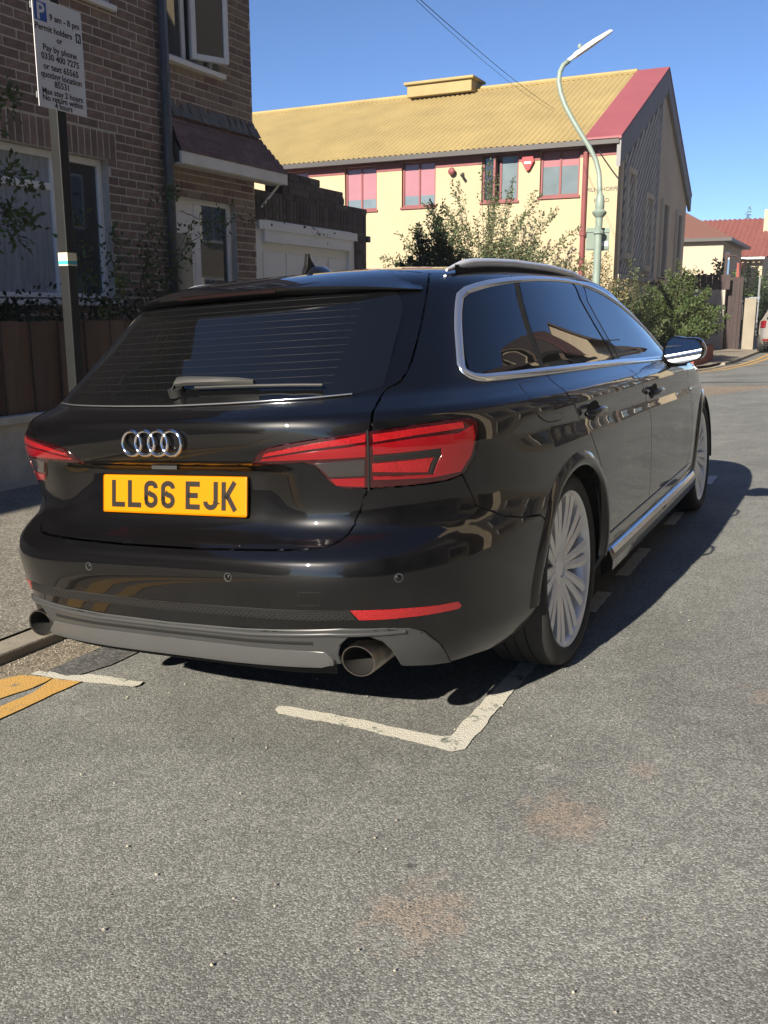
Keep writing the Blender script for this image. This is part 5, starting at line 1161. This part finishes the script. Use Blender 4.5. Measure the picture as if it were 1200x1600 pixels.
for r_ in range(3):
    for i in range(ns):
        p = ((i + .5 * (r_ % 2)) / ns * 2 - 1) * .57; v = MS[4][1] + .004 + (MS[1][1] - MS[4][1] - .008) * (r_ + .5) / 3 - .0015
        dp = .57 / ns * .95; dv = .0048
        C_ = [(p - dp, v), (p - dp * .55, v + dv), (p + dp * .55, v + dv), (p + dp, v), (p + dp * .55, v - dv), (p - dp * .55, v - dv)]
        o_ = [S2(a, b) + N2(a, b) * .004 for a, b in C_]; cc = sum(o_) / 6; i_ = [q * .62 + cc * .38 for q in o_]
        b0 = len(hx.v); hx.v += [tuple(q) for q in o_ + i_]; hx.f += [(b0 + j, b0 + (j + 1) % 6, b0 + 6 + (j + 1) % 6, b0 + 6 + j) for j in range(6)]
stuff(hx.build('honeycomb_grid', M['plastic'], mesh_base))
for mir in (False, True): panel('reflector', UV['REFL'], M['reflred'], bumper, off=.002, gap=0, depth=.004, mirror=mir, round_=.001)
for (p, v), sg in ((UV['SENS'][0], 1), (UV['SENS'][0], -1), (UV['SENS'][1], 1), (UV['SENS'][1], -1)):
    X = S2(sg * p, v); Nn = N2(sg * p, v); q = Vector(Nn).to_track_quat('Z', 'Y').to_matrix().to_4x4(); q.translation = Vector(X + Nn * .0)
    se = MB().lathe([(0, .0022), (.0085, .002), (.009, .0)], 20, 'Z', q).build('parking_sensor', M['paint'], bumper, smooth=True); MB().lathe([(.0095, .0008), (.0118, .0012), (.0125, 0)], 20, 'Z', q).build('sensor_ring', M['trimgrey'], se)
ribbon('tow_cover_gap', UV['TOW'], .002, .0003, M['gap'], bumper, off=.0006, closed=True)
ribbon('bumper_crease', [(p, float(v_of_z(.578))) for p in np.linspace(-.80, .80, 81)], .010, .0022, M['paint'], bumper, off=.0) if False else None
# tailpipes
for sg in (-1, 1):
    R_ = Matrix.Translation((sg * (.588 if sg > 0 else .565), .060, .312)) @ Matrix.Rotation(radians(90), 4, 'X') @ Matrix.Scale(1.2, 4, (1, 0, 0)) @ Matrix.Scale(.82, 4)
    prof = [(.046, -.0), (.0475, .004), (.0505, .004), (.052, -.002), (.0525, -.05), (.050, -.19)]
    tp = MB().lathe([(r_, h_) for r_, h_ in prof], 40, 'Z', R_).build('tailpipe', M['chrome_dark'], car, smooth=True, angle=.9)
    MB().lathe([(.046, 0), (.045, -.16), (0, -.17)], 40, 'Z', R_).build('pipe_bore', mat('sooty pipe', (.012, .011, .010), .8) if sg < 0 else bpy.data.materials['sooty pipe'], tp, smooth=True)
# number plate
pl = MB().box((-.26, -.003, -.0555), (.26, .003, .0555)).mesh('number_plate', bevel=.006, seg=3)
plate = obj('number_plate', pl, M['plate'], car, (0, .086, .7349), (radians(-9), 0, 0))
def arcp(cx, cy, rx, ry, a0, a1, n=12): return [(cx + rx * cos(radians(a0 + (a1 - a0) * i / n)), cy + ry * sin(radians(a0 + (a1 - a0) * i / n))) for i in range(n + 1)]
CW, CH, SW = .050, .079, .0148; h = SW / 2; w0, w1, z0, z1 = h, CW - h, h, CH - h
GL = {'L': [[(w0, CH), (w0, z0), (CW, z0)]], 'E': [[(CW, z1), (w0, z1), (w0, z0), (CW, z0)], [(w0, CH / 2), (CW * .86, CH / 2)]],
      'J': [[(w1, CH), (w1, .022)] + arcp(CW / 2, .022, CW / 2 - h, .022 - h, 0, -180, 12) + [(w0, .024)]],
      'K': [[(w0, 0), (w0, CH)], [(w1 + .002, CH), (w0 + .006, CH * .42)], [(w0 + .011, CH * .55), (w1 + .004, 0)]],
      '6': [[(w1, CH - .022)] + arcp(CW / 2, CH - .020, CW / 2 - h, .020 - h, 10, 180, 10) + [(w0, .022)] + arcp(CW / 2, .023, CW / 2 - h, .023 - h, 180, 450, 18) + [(w0 + .008, .0455)]]}
xx = -.2245
PM = lambda x: Matrix(((1, 0, 0, x), (0, 0, -1, -.0031), (0, 1, 0, -CH / 2), (0, 0, 0, 1)))
for ch, adv in (('L', .0615), ('L', .0615), ('6', .0625), ('6', .0885), ('E', .0625), ('J', .0625), ('K', 0)):
    mb = MB(); strokes_mesh(mb, GL[ch], SW, PM(xx), .0007); mb.build('plate_character', M['platechar'], plate); xx += adv
lt = [(p, float(v_of_z(.816))) for p in np.linspace(-.30, .30, 31)]
ribbon('handle_strip', lt, .034, .001, M['plastic'], tailgate, off=.002)
boxo('plate_lamp', (-.045, .062, .812), (.045, .085, .822), M['trimgrey'], tailgate)
# ring badge
bd = empty('badge', (0, .020, .891)); bd.parent = car; bd.rotation_euler = (radians(-3), 0, 0)
for i in range(4):
    tr = MB(); n, m_ = 40, 10; vs = []
    for a_ in range(n):
        for b_ in range(m_):
            A1, B1 = 2 * pi * a_ / n, 2 * pi * b_ / m_; r_ = .0335 + .0052 * cos(B1); vs.append((r_ * cos(A1), .0058 * sin(B1), r_ * sin(A1)))
    tr.add(vs, [(a_ * m_ + b_, ((a_ + 1) % n) * m_ + b_, ((a_ + 1) % n) * m_ + (b_ + 1) % m_, a_ * m_ + (b_ + 1) % m_) for a_ in range(n) for b_ in range(m_)])
    tr.build('ring', M['badge'], bd, smooth=True, loc=((i - 1.5) * .0465, .0, 0))
# wiper
wv = lambda p, v, o: tuple(S2(p, v + DV) + N2(p, v + DV) * o)
wa = MB(); pts = [(-.005, .966, .018), (.0, .985, .028), (.05, .984, .032), (.15, .983, .030), (.25, .981, .026), (.305, .977, .022)]
sec = []
for i, (p, v, o_) in enumerate(pts):
    c = np.array(wv(p, v, o_)); n_ = N2(p, v + DV); up_v = unit(S2(p, v + DV + .01) - S2(p, v + DV)); hw = (.013, .016, .013, .011, .009, .007)[i]; hh = .008
    for a_, b_ in ((-1, -1), (-1, .4), (-.5, 1), (.5, 1), (1, .4), (1, -1)): sec.append(tuple(c + up_v * a_ * hw + n_ * b_ * hh))
wa.add(sec, [(i * 6 + j, i * 6 + (j + 1) % 6, (i + 1) * 6 + (j + 1) % 6, (i + 1) * 6 + j) for i in range(5) for j in range(6)] + [tuple(range(6)), tuple(range(30, 36))])
wip = wa.build('wiper', mat('dark grey wiper plastic', (.045, .045, .043), .5), tailgate, smooth=True, angle=.7)
MB().tube([wv(p, v, .016) for p, v in ((.08, .972), (.2, .972), (.31, .971), (.42, .968), (.505, .963))], .005, 8).build('wiper_blade', M['plastic'], wip); MB().tube([wv(0, .962, .0), wv(0, .968, .02)], .022, 16).build('wiper_pivot', M['plastic'], wip)
# roof rails, aerial, mirrors
for sg in (-1, 1):
    rr = MB(); n = 40; vs = []
    for i in range(n + 1):
        t = i / n; y_ = .86 + (2.62 - .86) * t
        z_b = float(np.interp(y_, [.6, .8, 1.0, 1.4, 1.8, 2.1, 2.35, 2.62], [1.333, 1.345, 1.352, 1.361, 1.358, 1.345, 1.318, 1.262])); x_b = float(np.interp(y_, [.7, 1.2, 1.8, 2.3, 2.62], [.535, .570, .590, .595, .615]))
        lift = .026 * (1 - abs(2 * t - 1) ** 7) ; th_ = .014 + .002 * (abs(2 * t - 1) ** 6)
        c = np.array([x_b, y_, z_b + lift * .72])
        en = min(1, .25 + 9 * min(t, 1 - t)); c[2] -= .010 * (1 - en)
        for a_ in range(10):
            A1 = 2 * pi * a_ / 10; vs.append((sg * (c[0] + .017 * en * cos(A1)), c[1], c[2] + (th_ if sin(A1) > 0 else th_ * 1.45) * en * sin(A1)))
    rr.add(vs, [(i * 10 + j, i * 10 + (j + 1) % 10, (i + 1) * 10 + (j + 1) % 10, (i + 1) * 10 + j) for i in range(n) for j in range(10)] + [tuple(range(10)), tuple(range(n * 10, n * 10 + 10))])
    rr.build('roof_rail', M['rail'], car, smooth=True, angle=1.0)
    rk = MB(); vs = []
    for i in range(n + 1):
        t = i / n; y_ = .90 + (2.56 - .90) * t; z_b = float(np.interp(y_, [.6, .8, 1.0, 1.4, 1.8, 2.1, 2.35, 2.62], [1.333, 1.345, 1.352, 1.361, 1.358, 1.345, 1.318, 1.262])); x_b = float(np.interp(y_, [.7, 1.2, 1.8, 2.3, 2.62], [.535, .570, .590, .595, .615]))
        vs += [(sg * (x_b + .010), y_, z_b - .02), (sg * (x_b + .010), y_, z_b + .008)]
    rk.add(vs, [(2 * i, 2 * i + 2, 2 * i + 3, 2 * i + 1) for i in range(n)]); rk.build('rail_foot', M['gap'], car)
aer = MB(); prof = [(0, .052), (.03, .058), (.07, .066), (.10, .052), (.125, .022)]
fin = [(-.105, 0), (.075, 0), (.07, .012), (.03, .022), (-.03, .03), (-.052, .048), (-.060, .070), (-.074, .070), (-.086, .03), (-.10, .012)]
fn_ = MB().prism([(-y_, z_) for y_, z_ in fin], Matrix(((0, 0, 1, -.008), (-1, 0, 0, 0), (0, 1, 0, 0), (0, 0, 0, 1))), .016)
fo = fn_.build('aerial', M['paint'], car, bevel=.004, loc=(0, .985, 1.372)); 
MB().lathe([(0, .03), (.02, .028), (.034, .016), (.042, 0)], 20, 'Z', Matrix.Diagonal((.8, 2.4, 1, 1))).build('aerial_base', M['paint'], fo, smooth=True)
def mirror_shell(sg):
    o = MB(); vs = []; n = 20; outl = []
    for i in range(n):
        a_ = 2 * pi * i / n; cx, cz = cos(a_), sin(a_); outl.append((.098 * abs(cx) ** .62 * (1 if cx > 0 else -1) * (1 if cz < .2 else .93), .068 * abs(cz) ** .72 * (1 if cz > 0 else -1) * (1.0 if cx < 0 else .82)))
    for d, k in ((0, .90), (.006, 1.0), (.05, 1.0), (.095, .86), (.125, .58), (.138, .2)):
        for x_, z_ in outl: vs.append((sg * x_ * k, d, z_ * k + .006 * d / .1))
    o.add(vs, [(i * n + j, i * n + (j + 1) % n, (i + 1) * n + (j + 1) % n, (i + 1) * n + j) for i in range(5) for j in range(n)] + [tuple(range(5 * n, 6 * n))])
    return o, [(sg * x_ * .90, z_ * .90) for x_, z_ in outl]
for sg in (-1, 1):
    sh, ol = mirror_shell(sg); c = (sg * .975, 2.63, 1.0)
    ms_ = sh.build('wing_mirror', M['paint'], car, smooth=True, angle=.9, loc=c, rot=(0, 0, sg * radians(-8)))
    MB().add([(x_, .003, z_) for x_, z_ in ol], [tuple(range(20))]).build('mirror_glass', M['mirrorglass'], ms_)
    MB().tube([(sg * -.11, .05, -.045), (sg * -.06, .05, -.05), (sg * .0, .055, -.05)], [.032, .03, .026], 10).build('mirror_arm', M['plastic'], ms_, smooth=True)
# wheels
def tyre_profile(): return [(.262, .085), (.268, .105), (.285, .114), (.305, .113), (.320, .104), (.327, .092), (.330, .072), (.3305, .045), (.324, .0445), (.324, .038), (.331, .0375), (.331, .004), (.324, .0035), (.324, -.0035), (.331, -.004), (.331, -.0375), (.324, -.038), (.324, -.0445), (.3305, -.045), (.330, -.072), (.327, -.092), (.320, -.104), (.305, -.113), (.285, -.114), (.268, -.105), (.262, -.085)]
tyre_me = MB().lathe(tyre_profile(), 72, 'X').mesh('tyre', smooth=True, angle=.8)
rim_me = MB().lathe([(.262, .102), (.2665, .104), (.268, .098), (.262, .090), (.252, .080), (.246, .03), (.240, -.10), (.235, -.10), (.241, .03), (.246, .082), (.254, .096)], 64, 'X', close=True).mesh('wheel', smooth=True, angle=.7)
def spoke_mesh():
    """Y shaped spoke along +z, faceted with a ridge; x is outward"""
    mb = MB()
    def bar(path):
        vs = []
        for (y_, z_, w_, x_) in path:
            vs += [(x_ - .030, y_ - w_ * .9, z_), (x_ - .006, y_ - w_, z_), (x_, y_, z_), (x_ - .006, y_ + w_, z_), (x_ - .030, y_ + w_ * .9, z_)]
        n = len(path); mb.add(vs, [(i * 5 + j, i * 5 + (j + 1) % 5, (i + 1) * 5 + (j + 1) % 5, (i + 1) * 5 + j) for i in range(n - 1) for j in range(5)] + [(0, 1, 2, 3, 4), tuple((n - 1) * 5 + j for j in range(5))])
    for sg in (-1, 1):
        bar([(sg * .010, .040, .011, .070), (sg * .0135, .09, .0130, .079), (sg * .0195, .15, .0165, .088), (sg * .0255, .21, .0185, .094), (sg * .0285, .256, .0215, .096)])
    mb.add([(.062, -.018, .052), (.062, .018, .052), (.072, .026, .165), (.072, -.026, .165)], [(0, 1, 2, 3)])
    return mb.mesh('spoke')
spoke_me = spoke_mesh()
hub_me = MB().lathe([(0, .074), (.026, .074), (.030, .070), (.034, .078), (.058, .072), (.062, .05)], 32, 'X').mesh('hub', smooth=True, angle=.7)
disc_me = MB().lathe([(.07, .0), (.165, .0), (.165, -.02), (.07, -.02)], 40, 'X', close=True).mesh('brake_disc')
shade_disc_me = MB().lathe([(0, .012), (.150, .012), (.243, .028)], 40, 'X').mesh('spoke_shade_disc')  # black disc added behind the spokes so their gaps read as shade
bolt_me = MB().lathe([(0, .070), (.007, .070), (.008, .058)], 8, 'X').mesh('wheel_bolt')
for cy in (WY, FY):
    for sg in (-1, 1):
        wh = obj('wheel', rim_me, M['alloy'], car, (sg * .764, cy, WZ), (0 if sg > 0 else 0, 0, 0 if sg > 0 else pi))
        obj('tyre', tyre_me, M['tyre'], wh); obj('hub', hub_me, M['alloy'], wh); obj('brake_disc', disc_me, M['disc'], wh); obj('spoke_shade_disc', shade_disc_me, M['gap'], wh)
        off_a = radians(18 if cy == WY else 5)
        for i in range(10): obj('spoke', spoke_me, M['alloy'], wh, (0, 0, 0), (off_a + i * 2 * pi / 10, 0, 0))
        for i in range(5): obj('wheel_bolt', bolt_me, M['disc'], wh, (0, .045 * cos(i * 2 * pi / 5 + .3), .045 * sin(i * 2 * pi / 5 + .3)))
        MB().box((-.06, .10, -.075), (.03, .175, .075)).build('brake_caliper', M['caliper'], wh, bevel=.01)
# dark inner shell and floor, closing the panel gaps from inside
P_, V_ = np.meshgrid(np.linspace(-pi, pi, 181), np.r_[np.linspace(float(v_of_z(.24)), VD, 40), np.linspace(VD, VK[-1] - .03, 8)[1:]], indexing='ij')
X = S2(P_, V_) - N2(P_, V_) * .012; nv = P_.shape[1]; Xf = X.reshape(-1, 3); fs = []
for i in range(180):
    for j in range(nv - 1):
        q = (i * nv + j, (i + 1) * nv + j, (i + 1) * nv + j + 1, i * nv + j + 1); c = Xf[list(q)].mean(0)
        if abs(c[0]) > .5 and (math.hypot(c[1] - WY, c[2] - WZ) < .375 or math.hypot(c[1] - FY, c[2] - WZ) < .375): continue
        if abs(abs(c[0]) - .588) < .10 and c[1] < .4 and c[2] < .385: continue
        fs.append(q)
MB().add(Xf.tolist(), fs).build('inner_shell', M['gap'], car)
boxo('floor_pan', (-.60, .62, .20), (.60, 4.2, .235), M['gap'], car)
# ------------------------------------------------------------------ far street: houses, wall, gate, meter, silver car, opposite terrace
XO = 7.3
opp = [(-22, -13.5, 'render', 'brownroof', 'y'), (-13, -4.5, 'brickwork', 'brownroof', 'y'), (-4, 4.2, 'render', 'brownroof', 'y'), (4.7, 12.6, 'render', 'redroof', 'y'), (13.2, 21, 'brickwork', 'brownroof', 'y'), (21.6, 30, 'render', 'brownroof', 'y'), (30.6, 39, 'brickwork', 'redroof', 'y'), (39.6, 48, 'render', 'brownroof', 'y'), (48.6, 57, 'render', 'redroof', 'y'), (57.6, 66, 'brickwork', 'brownroof', 'y')]
nm = ('first', 'second', 'third', 'fourth', 'fifth', 'sixth', 'seventh', 'eighth', 'ninth', 'tenth')
for (a, b, w, r, axs), k in zip(opp, nm): plain_house('terraced_house', f'gabled house across the street, {k} of the row, mirrored in the car side', XO + (.9 if len(k) % 2 else 0), XO + 6, a + .5, b - .5, 10.2, 14.6, M[w], M[r], axs, -1, 3)
struct(strip_sheet('opposite_pavement', [5.95, XO + 1.2], -45, 160, M['pave'], lambda x: .02))
struct(boxo('opposite_kerb', (5.83, -45, -.2), (5.95, 160, .022), M['kerb']))
# cream house with hipped red-brown roof
h1 = empty('hipped_house', (-7.2, 52, 0)); tag(h1, 'cream house with hipped reddish roof just right of the gable', 'house')
def H1(o): o.parent = h1; o.matrix_parent_inverse = Matrix.Translation(-h1.location); return o
H1(boxo('wall', (-13.5, 52, -.5), (-5.55, 60, 4.9), mat('pale cream house wall', (.46, .38, .28), .9, var=.06)))
H1(MB().add([(-13.9, 51.6, 4.95), (-5.1, 51.6, 4.95), (-5.1, 60.4, 4.95), (-13.9, 60.4, 4.95), (-9.9, 55.4, 7.6), (-9.9, 56.6, 7.6)], [(0, 1, 4), (1, 2, 5, 4), (2, 3, 5), (3, 0, 4, 5)]).build('roof', M['redroof'])); H1(MB().box((-13.9, 51.6, 4.78), (-5.1, 60.4, 4.95)).build('eaves', M['gutterdark']))
f = H1(MB().box((-5.56, 53.0, 2.8), (-5.48, 54.3, 4.3)).build('window', M['upvc'])); boxo('pane', (-5.49, 53.1, 2.9), (-5.47, 54.2, 4.2), M['glass'], f)
# house with red pantiled roof and chimney
h2 = empty('pantiled_house', (-4.6, 66, 0)); tag(h2, 'cream house with bright red tiled roof and chimney at the right edge', 'house')
def H2(o): o.parent = h2; o.matrix_parent_inverse = Matrix.Translation(-h2.location); return o
H2(boxo('wall', (-9.0, 62.5, -.5), (-4.55, 74, 4.55), mat('cream house wall right', (.46, .38, .27), .9, var=.06)))
pr = MB(); vs, fsx = corr(-9.4, -3.2, 61.9, 4.45, 68, 7.25, pitch=.32, amp=.04, n=6); pr.add(vs, fsx); vs, fsx = corr(-9.4, -3.2, 68, 7.25, 74.2, 4.45, pitch=.32, amp=.04, n=6); pr.add(vs, fsx); H2(pr.build('roof', mat('bright red pantile', (.19, .058, .045), .8, var=.2, vscale=3), smooth=True))
ch = H2(MB().box((-5.0, 65.8, 5.6), (-4.2, 66.8, 7.6)).build('chimney', M['render'])); MB().lathe([(.16, 0), (.18, .1), (.13, .55)], 12, 'Z', Matrix.Translation((-4.6, 66.3, 7.6))).build('chimney_pot', M['redplanter'], ch)
H2(MB().box((-9.4, 61.75, 4.30), (-4.4, 61.95, 4.42)).build('gutter', M['upvc'])); H2(MB().tube([(-5.3, 62.4, 0), (-5.3, 62.4, 4.4)], .06, 8).build('downpipe', M['gutterdark']))
H2(MB().box((-7.6, 60.8, 0), (-6.0, 62.48, 4.2)).build('porch', mat('grey porch wall', (.45, .43, .40), .8))); H2(MB().box((-7.8, 60.6, 4.2), (-5.85, 62.6, 4.36)).build('porch_roof', M['upvc']))
shrub('far_tree', 'tree top showing above the red tiled roof', (-8.2, 84, 0), 70, 10.2, 2.4, leaf=.28, per=70, lm='leaf_olive', density_lo=.5, cat='tree', stem_r=.09, twig=.9)
# yard wall, red gate posts
yx0, yx1 = on_depth(1108, 500, 29.5).x, on_depth(1130, 500, 29.5).x; yy_ = on_depth(1130, 500, 29.5).y
tag(MB().box((yx0 - 1.2, yy_, -.1), (yx1, yy_ + .25, 1.85)).build('yard_wall', mat('grey rendered yard wall', (.40, .36, .31), .9, var=.2, vscale=2)), 'grey rendered yard wall behind the rounded shrub', 'wall')
M['maroon'] = random_tint(mat('maroon stained timber', (.034, .019, .019), .7, var=.25, vscale=4), .2); M['redpost'] = mat('red painted panel', (.26, .045, .038), .6)
fp = empty('fence_panel', (yx0, yy_, 1.86)); tag(fp, 'dark brown timber fence panel on top of the grey yard wall', 'fence')
for i in range(9): boxo('board', (-1.1 + i * .18, .05, 0), (-1.1 + i * .18 + .172, .08, .46), M['maroon'], fp)
gx0 = on_depth(1130, 480, 29.8).x; gy_ = on_depth(1130, 480, 29.8).y
gt = empty('yard_gate', (gx0, gy_, -.05)); tag(gt, 'narrow dark maroon timber gate between the grey yard wall and the hedge', 'gate')
for i in range(4): boxo('gate_board', (i * .115, 0, .05), (i * .115 + .11, .03, 2.3), M['maroon'], gt)
boxo('gate_post', (-.05, -.06, 0), (.03, .02, 3.05), M['maroon'], gt); boxo('gate_post', (.47, -.06, 0), (.56, .02, 2.3), M['maroon'], gt)
MB().tube([(.02, .3, 2.95), (.2, .3, 2.98), (.36, .3, 2.85), (.40, .3, 2.3)], .03, 8).build('pipe', M['maroon'], gt); boxo('red_panel', (.27, .4, 2.15), (.42, .46, 2.75), M['redpost'], gt)
tag(boxo('boundary_wall', (gx0 + .57, gy_ + .3, -.1), (gx0 + .95, gy_ + .5, 1.6), mat('beige boundary wall', (.26, .23, .18), .9, var=.15)), 'short beige wall right of the maroon gate, before the hedge', 'wall')
shrub('garden_rose', 'leafy rose bush above the yard wall', (-2.75, 31.0, 0), 50, 3.5, 1.0, leaf=.13, per=50, lm='leaf_green', density_lo=.5, twig=.3)
shrub('hedge_shrub', 'tall dark hedge shrub behind the parking meter', (-2.5, 37.5, 0), 70, 3.3, 1.3, leaf=.12, per=110, lm='leaf_dark', density_lo=.1, squash=1.5, twig=.4)
shrub('hedge_shrub', 'green garden hedge at the right edge below the tiled house', (-2.4, 42.5, 0), 70, 3.0, 1.5, leaf=.14, per=90, lm='leaf_green', density_lo=.1, squash=1.5, twig=.4)
# parking meter
pmx, pmy = -1.74, 30.8
pmt = empty('parking_meter', (pmx, pmy, -.02)); tag(pmt, 'grey pay-and-display parking machine on the pavement beside the silver car', 'parking meter')
M['metergrey'] = mat('grey meter casing', (.10, .13, .15), .4, var=.1); M['meterlight'] = mat('meter light trim', (.35, .38, .40), .4)
MB().prism([(-.17, 0), (.17, 0), (.19, 1.3), (.2, 1.5), (-.2, 1.5), (-.19, 1.3)], Matrix(((1, 0, 0, 0), (0, 0, 1, -.14), (0, 1, 0, 0), (0, 0, 0, 1))), .28).build('casing', M['metergrey'], pmt, bevel=.02)
MB().add([(-.24, -.2, 1.5), (.24, -.2, 1.5), (.24, .2, 1.62), (-.24, .2, 1.62), (-.24, -.2, 1.54), (.24, -.2, 1.54), (.24, .2, 1.66), (-.24, .2, 1.66)], [(0, 1, 2, 3), (4, 5, 6, 7), (0, 1, 5, 4), (1, 2, 6, 5), (2, 3, 7, 6), (3, 0, 4, 7)]).build('hood', M['meterlight'], pmt)
MB().lathe([(0, .004), (.11, .004), (.11, 0)], 24, 'Y', Matrix.Translation((0, -.149, 1.36)) @ Matrix.Rotation(pi, 4, 'Z')).build('dial', M['signwhite'], pmt); 
for x_ in (-.205, .205): boxo('side_rail', (x_ - .025, -.16, .95), (x_ + .025, -.1, 1.42), M['meterlight'], pmt)
boxo('groove', (-.03, -.15, .1), (.03, -.141, 1.15), M['meterlight'], pmt)
pol = tag(MB().tube([(-1.86, 34.2, -.05), (-1.86, 34.2, 2.35)], .04, 10).build('sign_pole', M['galv']), 'thin grey pole rising just behind the parking machine', 'pole')
# silver hatchback, lofted rings
def ring(z, w, yr, yf, n=4.0, k=40):
    out = []
    for i in range(k):
        a_ = 2 * pi * i / k; s, c = sin(a_), cos(a_); q = (abs(s) ** n + abs(c) ** n) ** (1 / n); s /= q; c /= q; yc = 1.9
        out.append((w * s, yc - (yc - yr) * c if c > 0 else yc + (yf - yc) * -c, z))
    return out
sc_ = empty('silver_car', (-.47, 28.9, hroad(-.47)), (0, TILT * .6, 0)); tag(sc_, 'silver hatchback parked at the left kerb at the right edge', 'car')
lv = [(.20, .78, .10, 3.8), (.28, .83, .02, 3.9), (.42, .86, -.02, 3.95), (.55, .87, .0, 3.95), (.62, .872, .05, 3.9), (.80, .865, .07, 3.7), (.92, .85, .09, 3.2), (.98, .82, .12, 3.0), (1.2, .70, .28, 2.5), (1.38, .60, .42, 2.2), (1.45, .50, .6, 2.05), (1.48, .2, 1.2, 1.95)]
m_ = MB(); k = 40
for z, w, yr, yf in lv: m_.v += ring(z, w, yr, yf)
m_.f = [(i * k + j, i * k + (j + 1) % k, (i + 1) * k + (j + 1) % k, (i + 1) * k + j) for i in range(len(lv) - 1) for j in range(k)] + [tuple((len(lv) - 1) * k + j for j in range(k)), tuple(range(k))]
M['silver'] = mat('silver car paint', (.50, .47, .43), .3, metal=.5, coat=.8)
m_.build('body', M['silver'], sc_, smooth=True, angle=1.2)
def gpatch(name, z0, z1, a0, a1, mm, off=.006, nz=5, na=10):
    zs = [q[0] for q in lv]; v = []
    for i in range(nz + 1):
        z = z0 + (z1 - z0) * i / nz; w, yr, yf = [float(np.interp(z, zs, [q[c] for q in lv])) for c in (1, 2, 3)]
        for j in range(na + 1):
            a_ = a0 + (a1 - a0) * j / na; s, c = sin(a_), cos(a_); q = (abs(s) ** 4 + abs(c) ** 4) ** .25; s /= q; c /= q
            v.append(((w + off) * s, 1.9 - (1.9 - yr + off) * c if c > 0 else 1.9 + (yf - 1.9) * -c, z))
    return MB().add(v, [(i * (na + 1) + j, i * (na + 1) + j + 1, (i + 1) * (na + 1) + j + 1, (i + 1) * (na + 1) + j) for i in range(nz) for j in range(na)]).build(name, mm, sc_, smooth=True)
gpatch('rear_window', 1.0, 1.36, -.66, .66, M['carglass']); gpatch('side_window', 1.0, 1.34, -1.45, -.92, M['carglass']); gpatch('side_window', 1.0, 1.34, .92, 1.45, M['carglass'])
for sg in (-1, 1): gpatch('rear_lamp', .76, .97, sg * .62, sg * .86, M['lampred'], .01); gpatch('reflector', .36, .42, sg * .5, sg * .72, M['lampred'], .01)
gpatch('bumper_insert', .22, .34, -.7, .7, M['plastic'], .008); gpatch('number_plate', .62, .74, -.22, .22, M['plate'], .008)
for x_ in (-.74, .74):
    for y_ in (.75, 3.2):
        wo_ = obj('wheel', tyre_me, M['tyre'], sc_, (x_, y_, .30), (0, 0, 0)); wo_.scale = (.9, .91, .91); MB().lathe([(.24, .08), (.2, .09), (0, .06)], 24, 'X').build('rim', M['alloy'], wo_)

# planting behind the viewpoint that the tailgate mirrors
shrub('street_tree', 'leafy tree on the opposite pavement behind the viewpoint, mirrored in the tailgate', (6.7, -13.5, 0), 60, 6.5, 2.6, leaf=.22, per=60, lm='leaf_dark', density_lo=.35, cat='tree', stem_r=.08, twig=.8)
shrub('round_shrub', 'broad garden bush behind the viewpoint, mirrored in the tailgate', (-3.9, -12.0, 0), 60, 3.4, 1.6, leaf=.16, per=70, lm='leaf_dark', density_lo=.1, twig=.5)
# loose grit in the gutter and on the bay edge
gr = MB()
for i in range(900):
    x_ = -1.13 + abs(rng.normal(0, .14)) if i < 620 else rng.uniform(-.7, 2.2); y_ = rng.uniform(-.3, 1.4) if i < 620 else rng.uniform(-.9, 2.0); r_ = rng.uniform(.0015, .0045); z_ = hroad(x_) + .004
    q = [Vector((rng.uniform(.6, 1.2) * r_ * c, rng.uniform(.6, 1.2) * r_ * s, 0)) for c, s in ((1, 0), (0, 1), (-1, 0), (0, -1))]
    b = Vector((x_, y_, z_)); gr.add([b + p for p in q] + [b + Vector((0, 0, r_ * 1.1))], [(0, 1, 4), (1, 2, 4), (2, 3, 4), (3, 0, 4)])
st_ = stuff(gr.build('road_grit', island_tint(mat('loose road grit', (.30, .27, .22), .9), .5))); st_['label'] = 'loose grit scattered on the road and gutter'; st_['category'] = 'grit'

# thin added volume imitating lens glare, lifting the shade
hz = bpy.data.materials.new('thin haze'); hz.use_nodes = True; hz.node_tree.nodes.clear()
ho = hz.node_tree.nodes.new('ShaderNodeOutputMaterial'); pv = hz.node_tree.nodes.new('ShaderNodeVolumePrincipled'); pv.inputs['Color'].default_value = (.93, .95, 1, 1); pv.inputs['Density'].default_value = .0007; pv.inputs['Anisotropy'].default_value = 0
hz.node_tree.links.new(pv.outputs[0], ho.inputs['Volume'])
hb = stuff(boxo('glare_veil', (-120, -60, -1.4), (60, 190, 17), hz)); hb['label'] = 'thin added veil over the street standing in for lens glare'; hb['category'] = 'glare_veil'
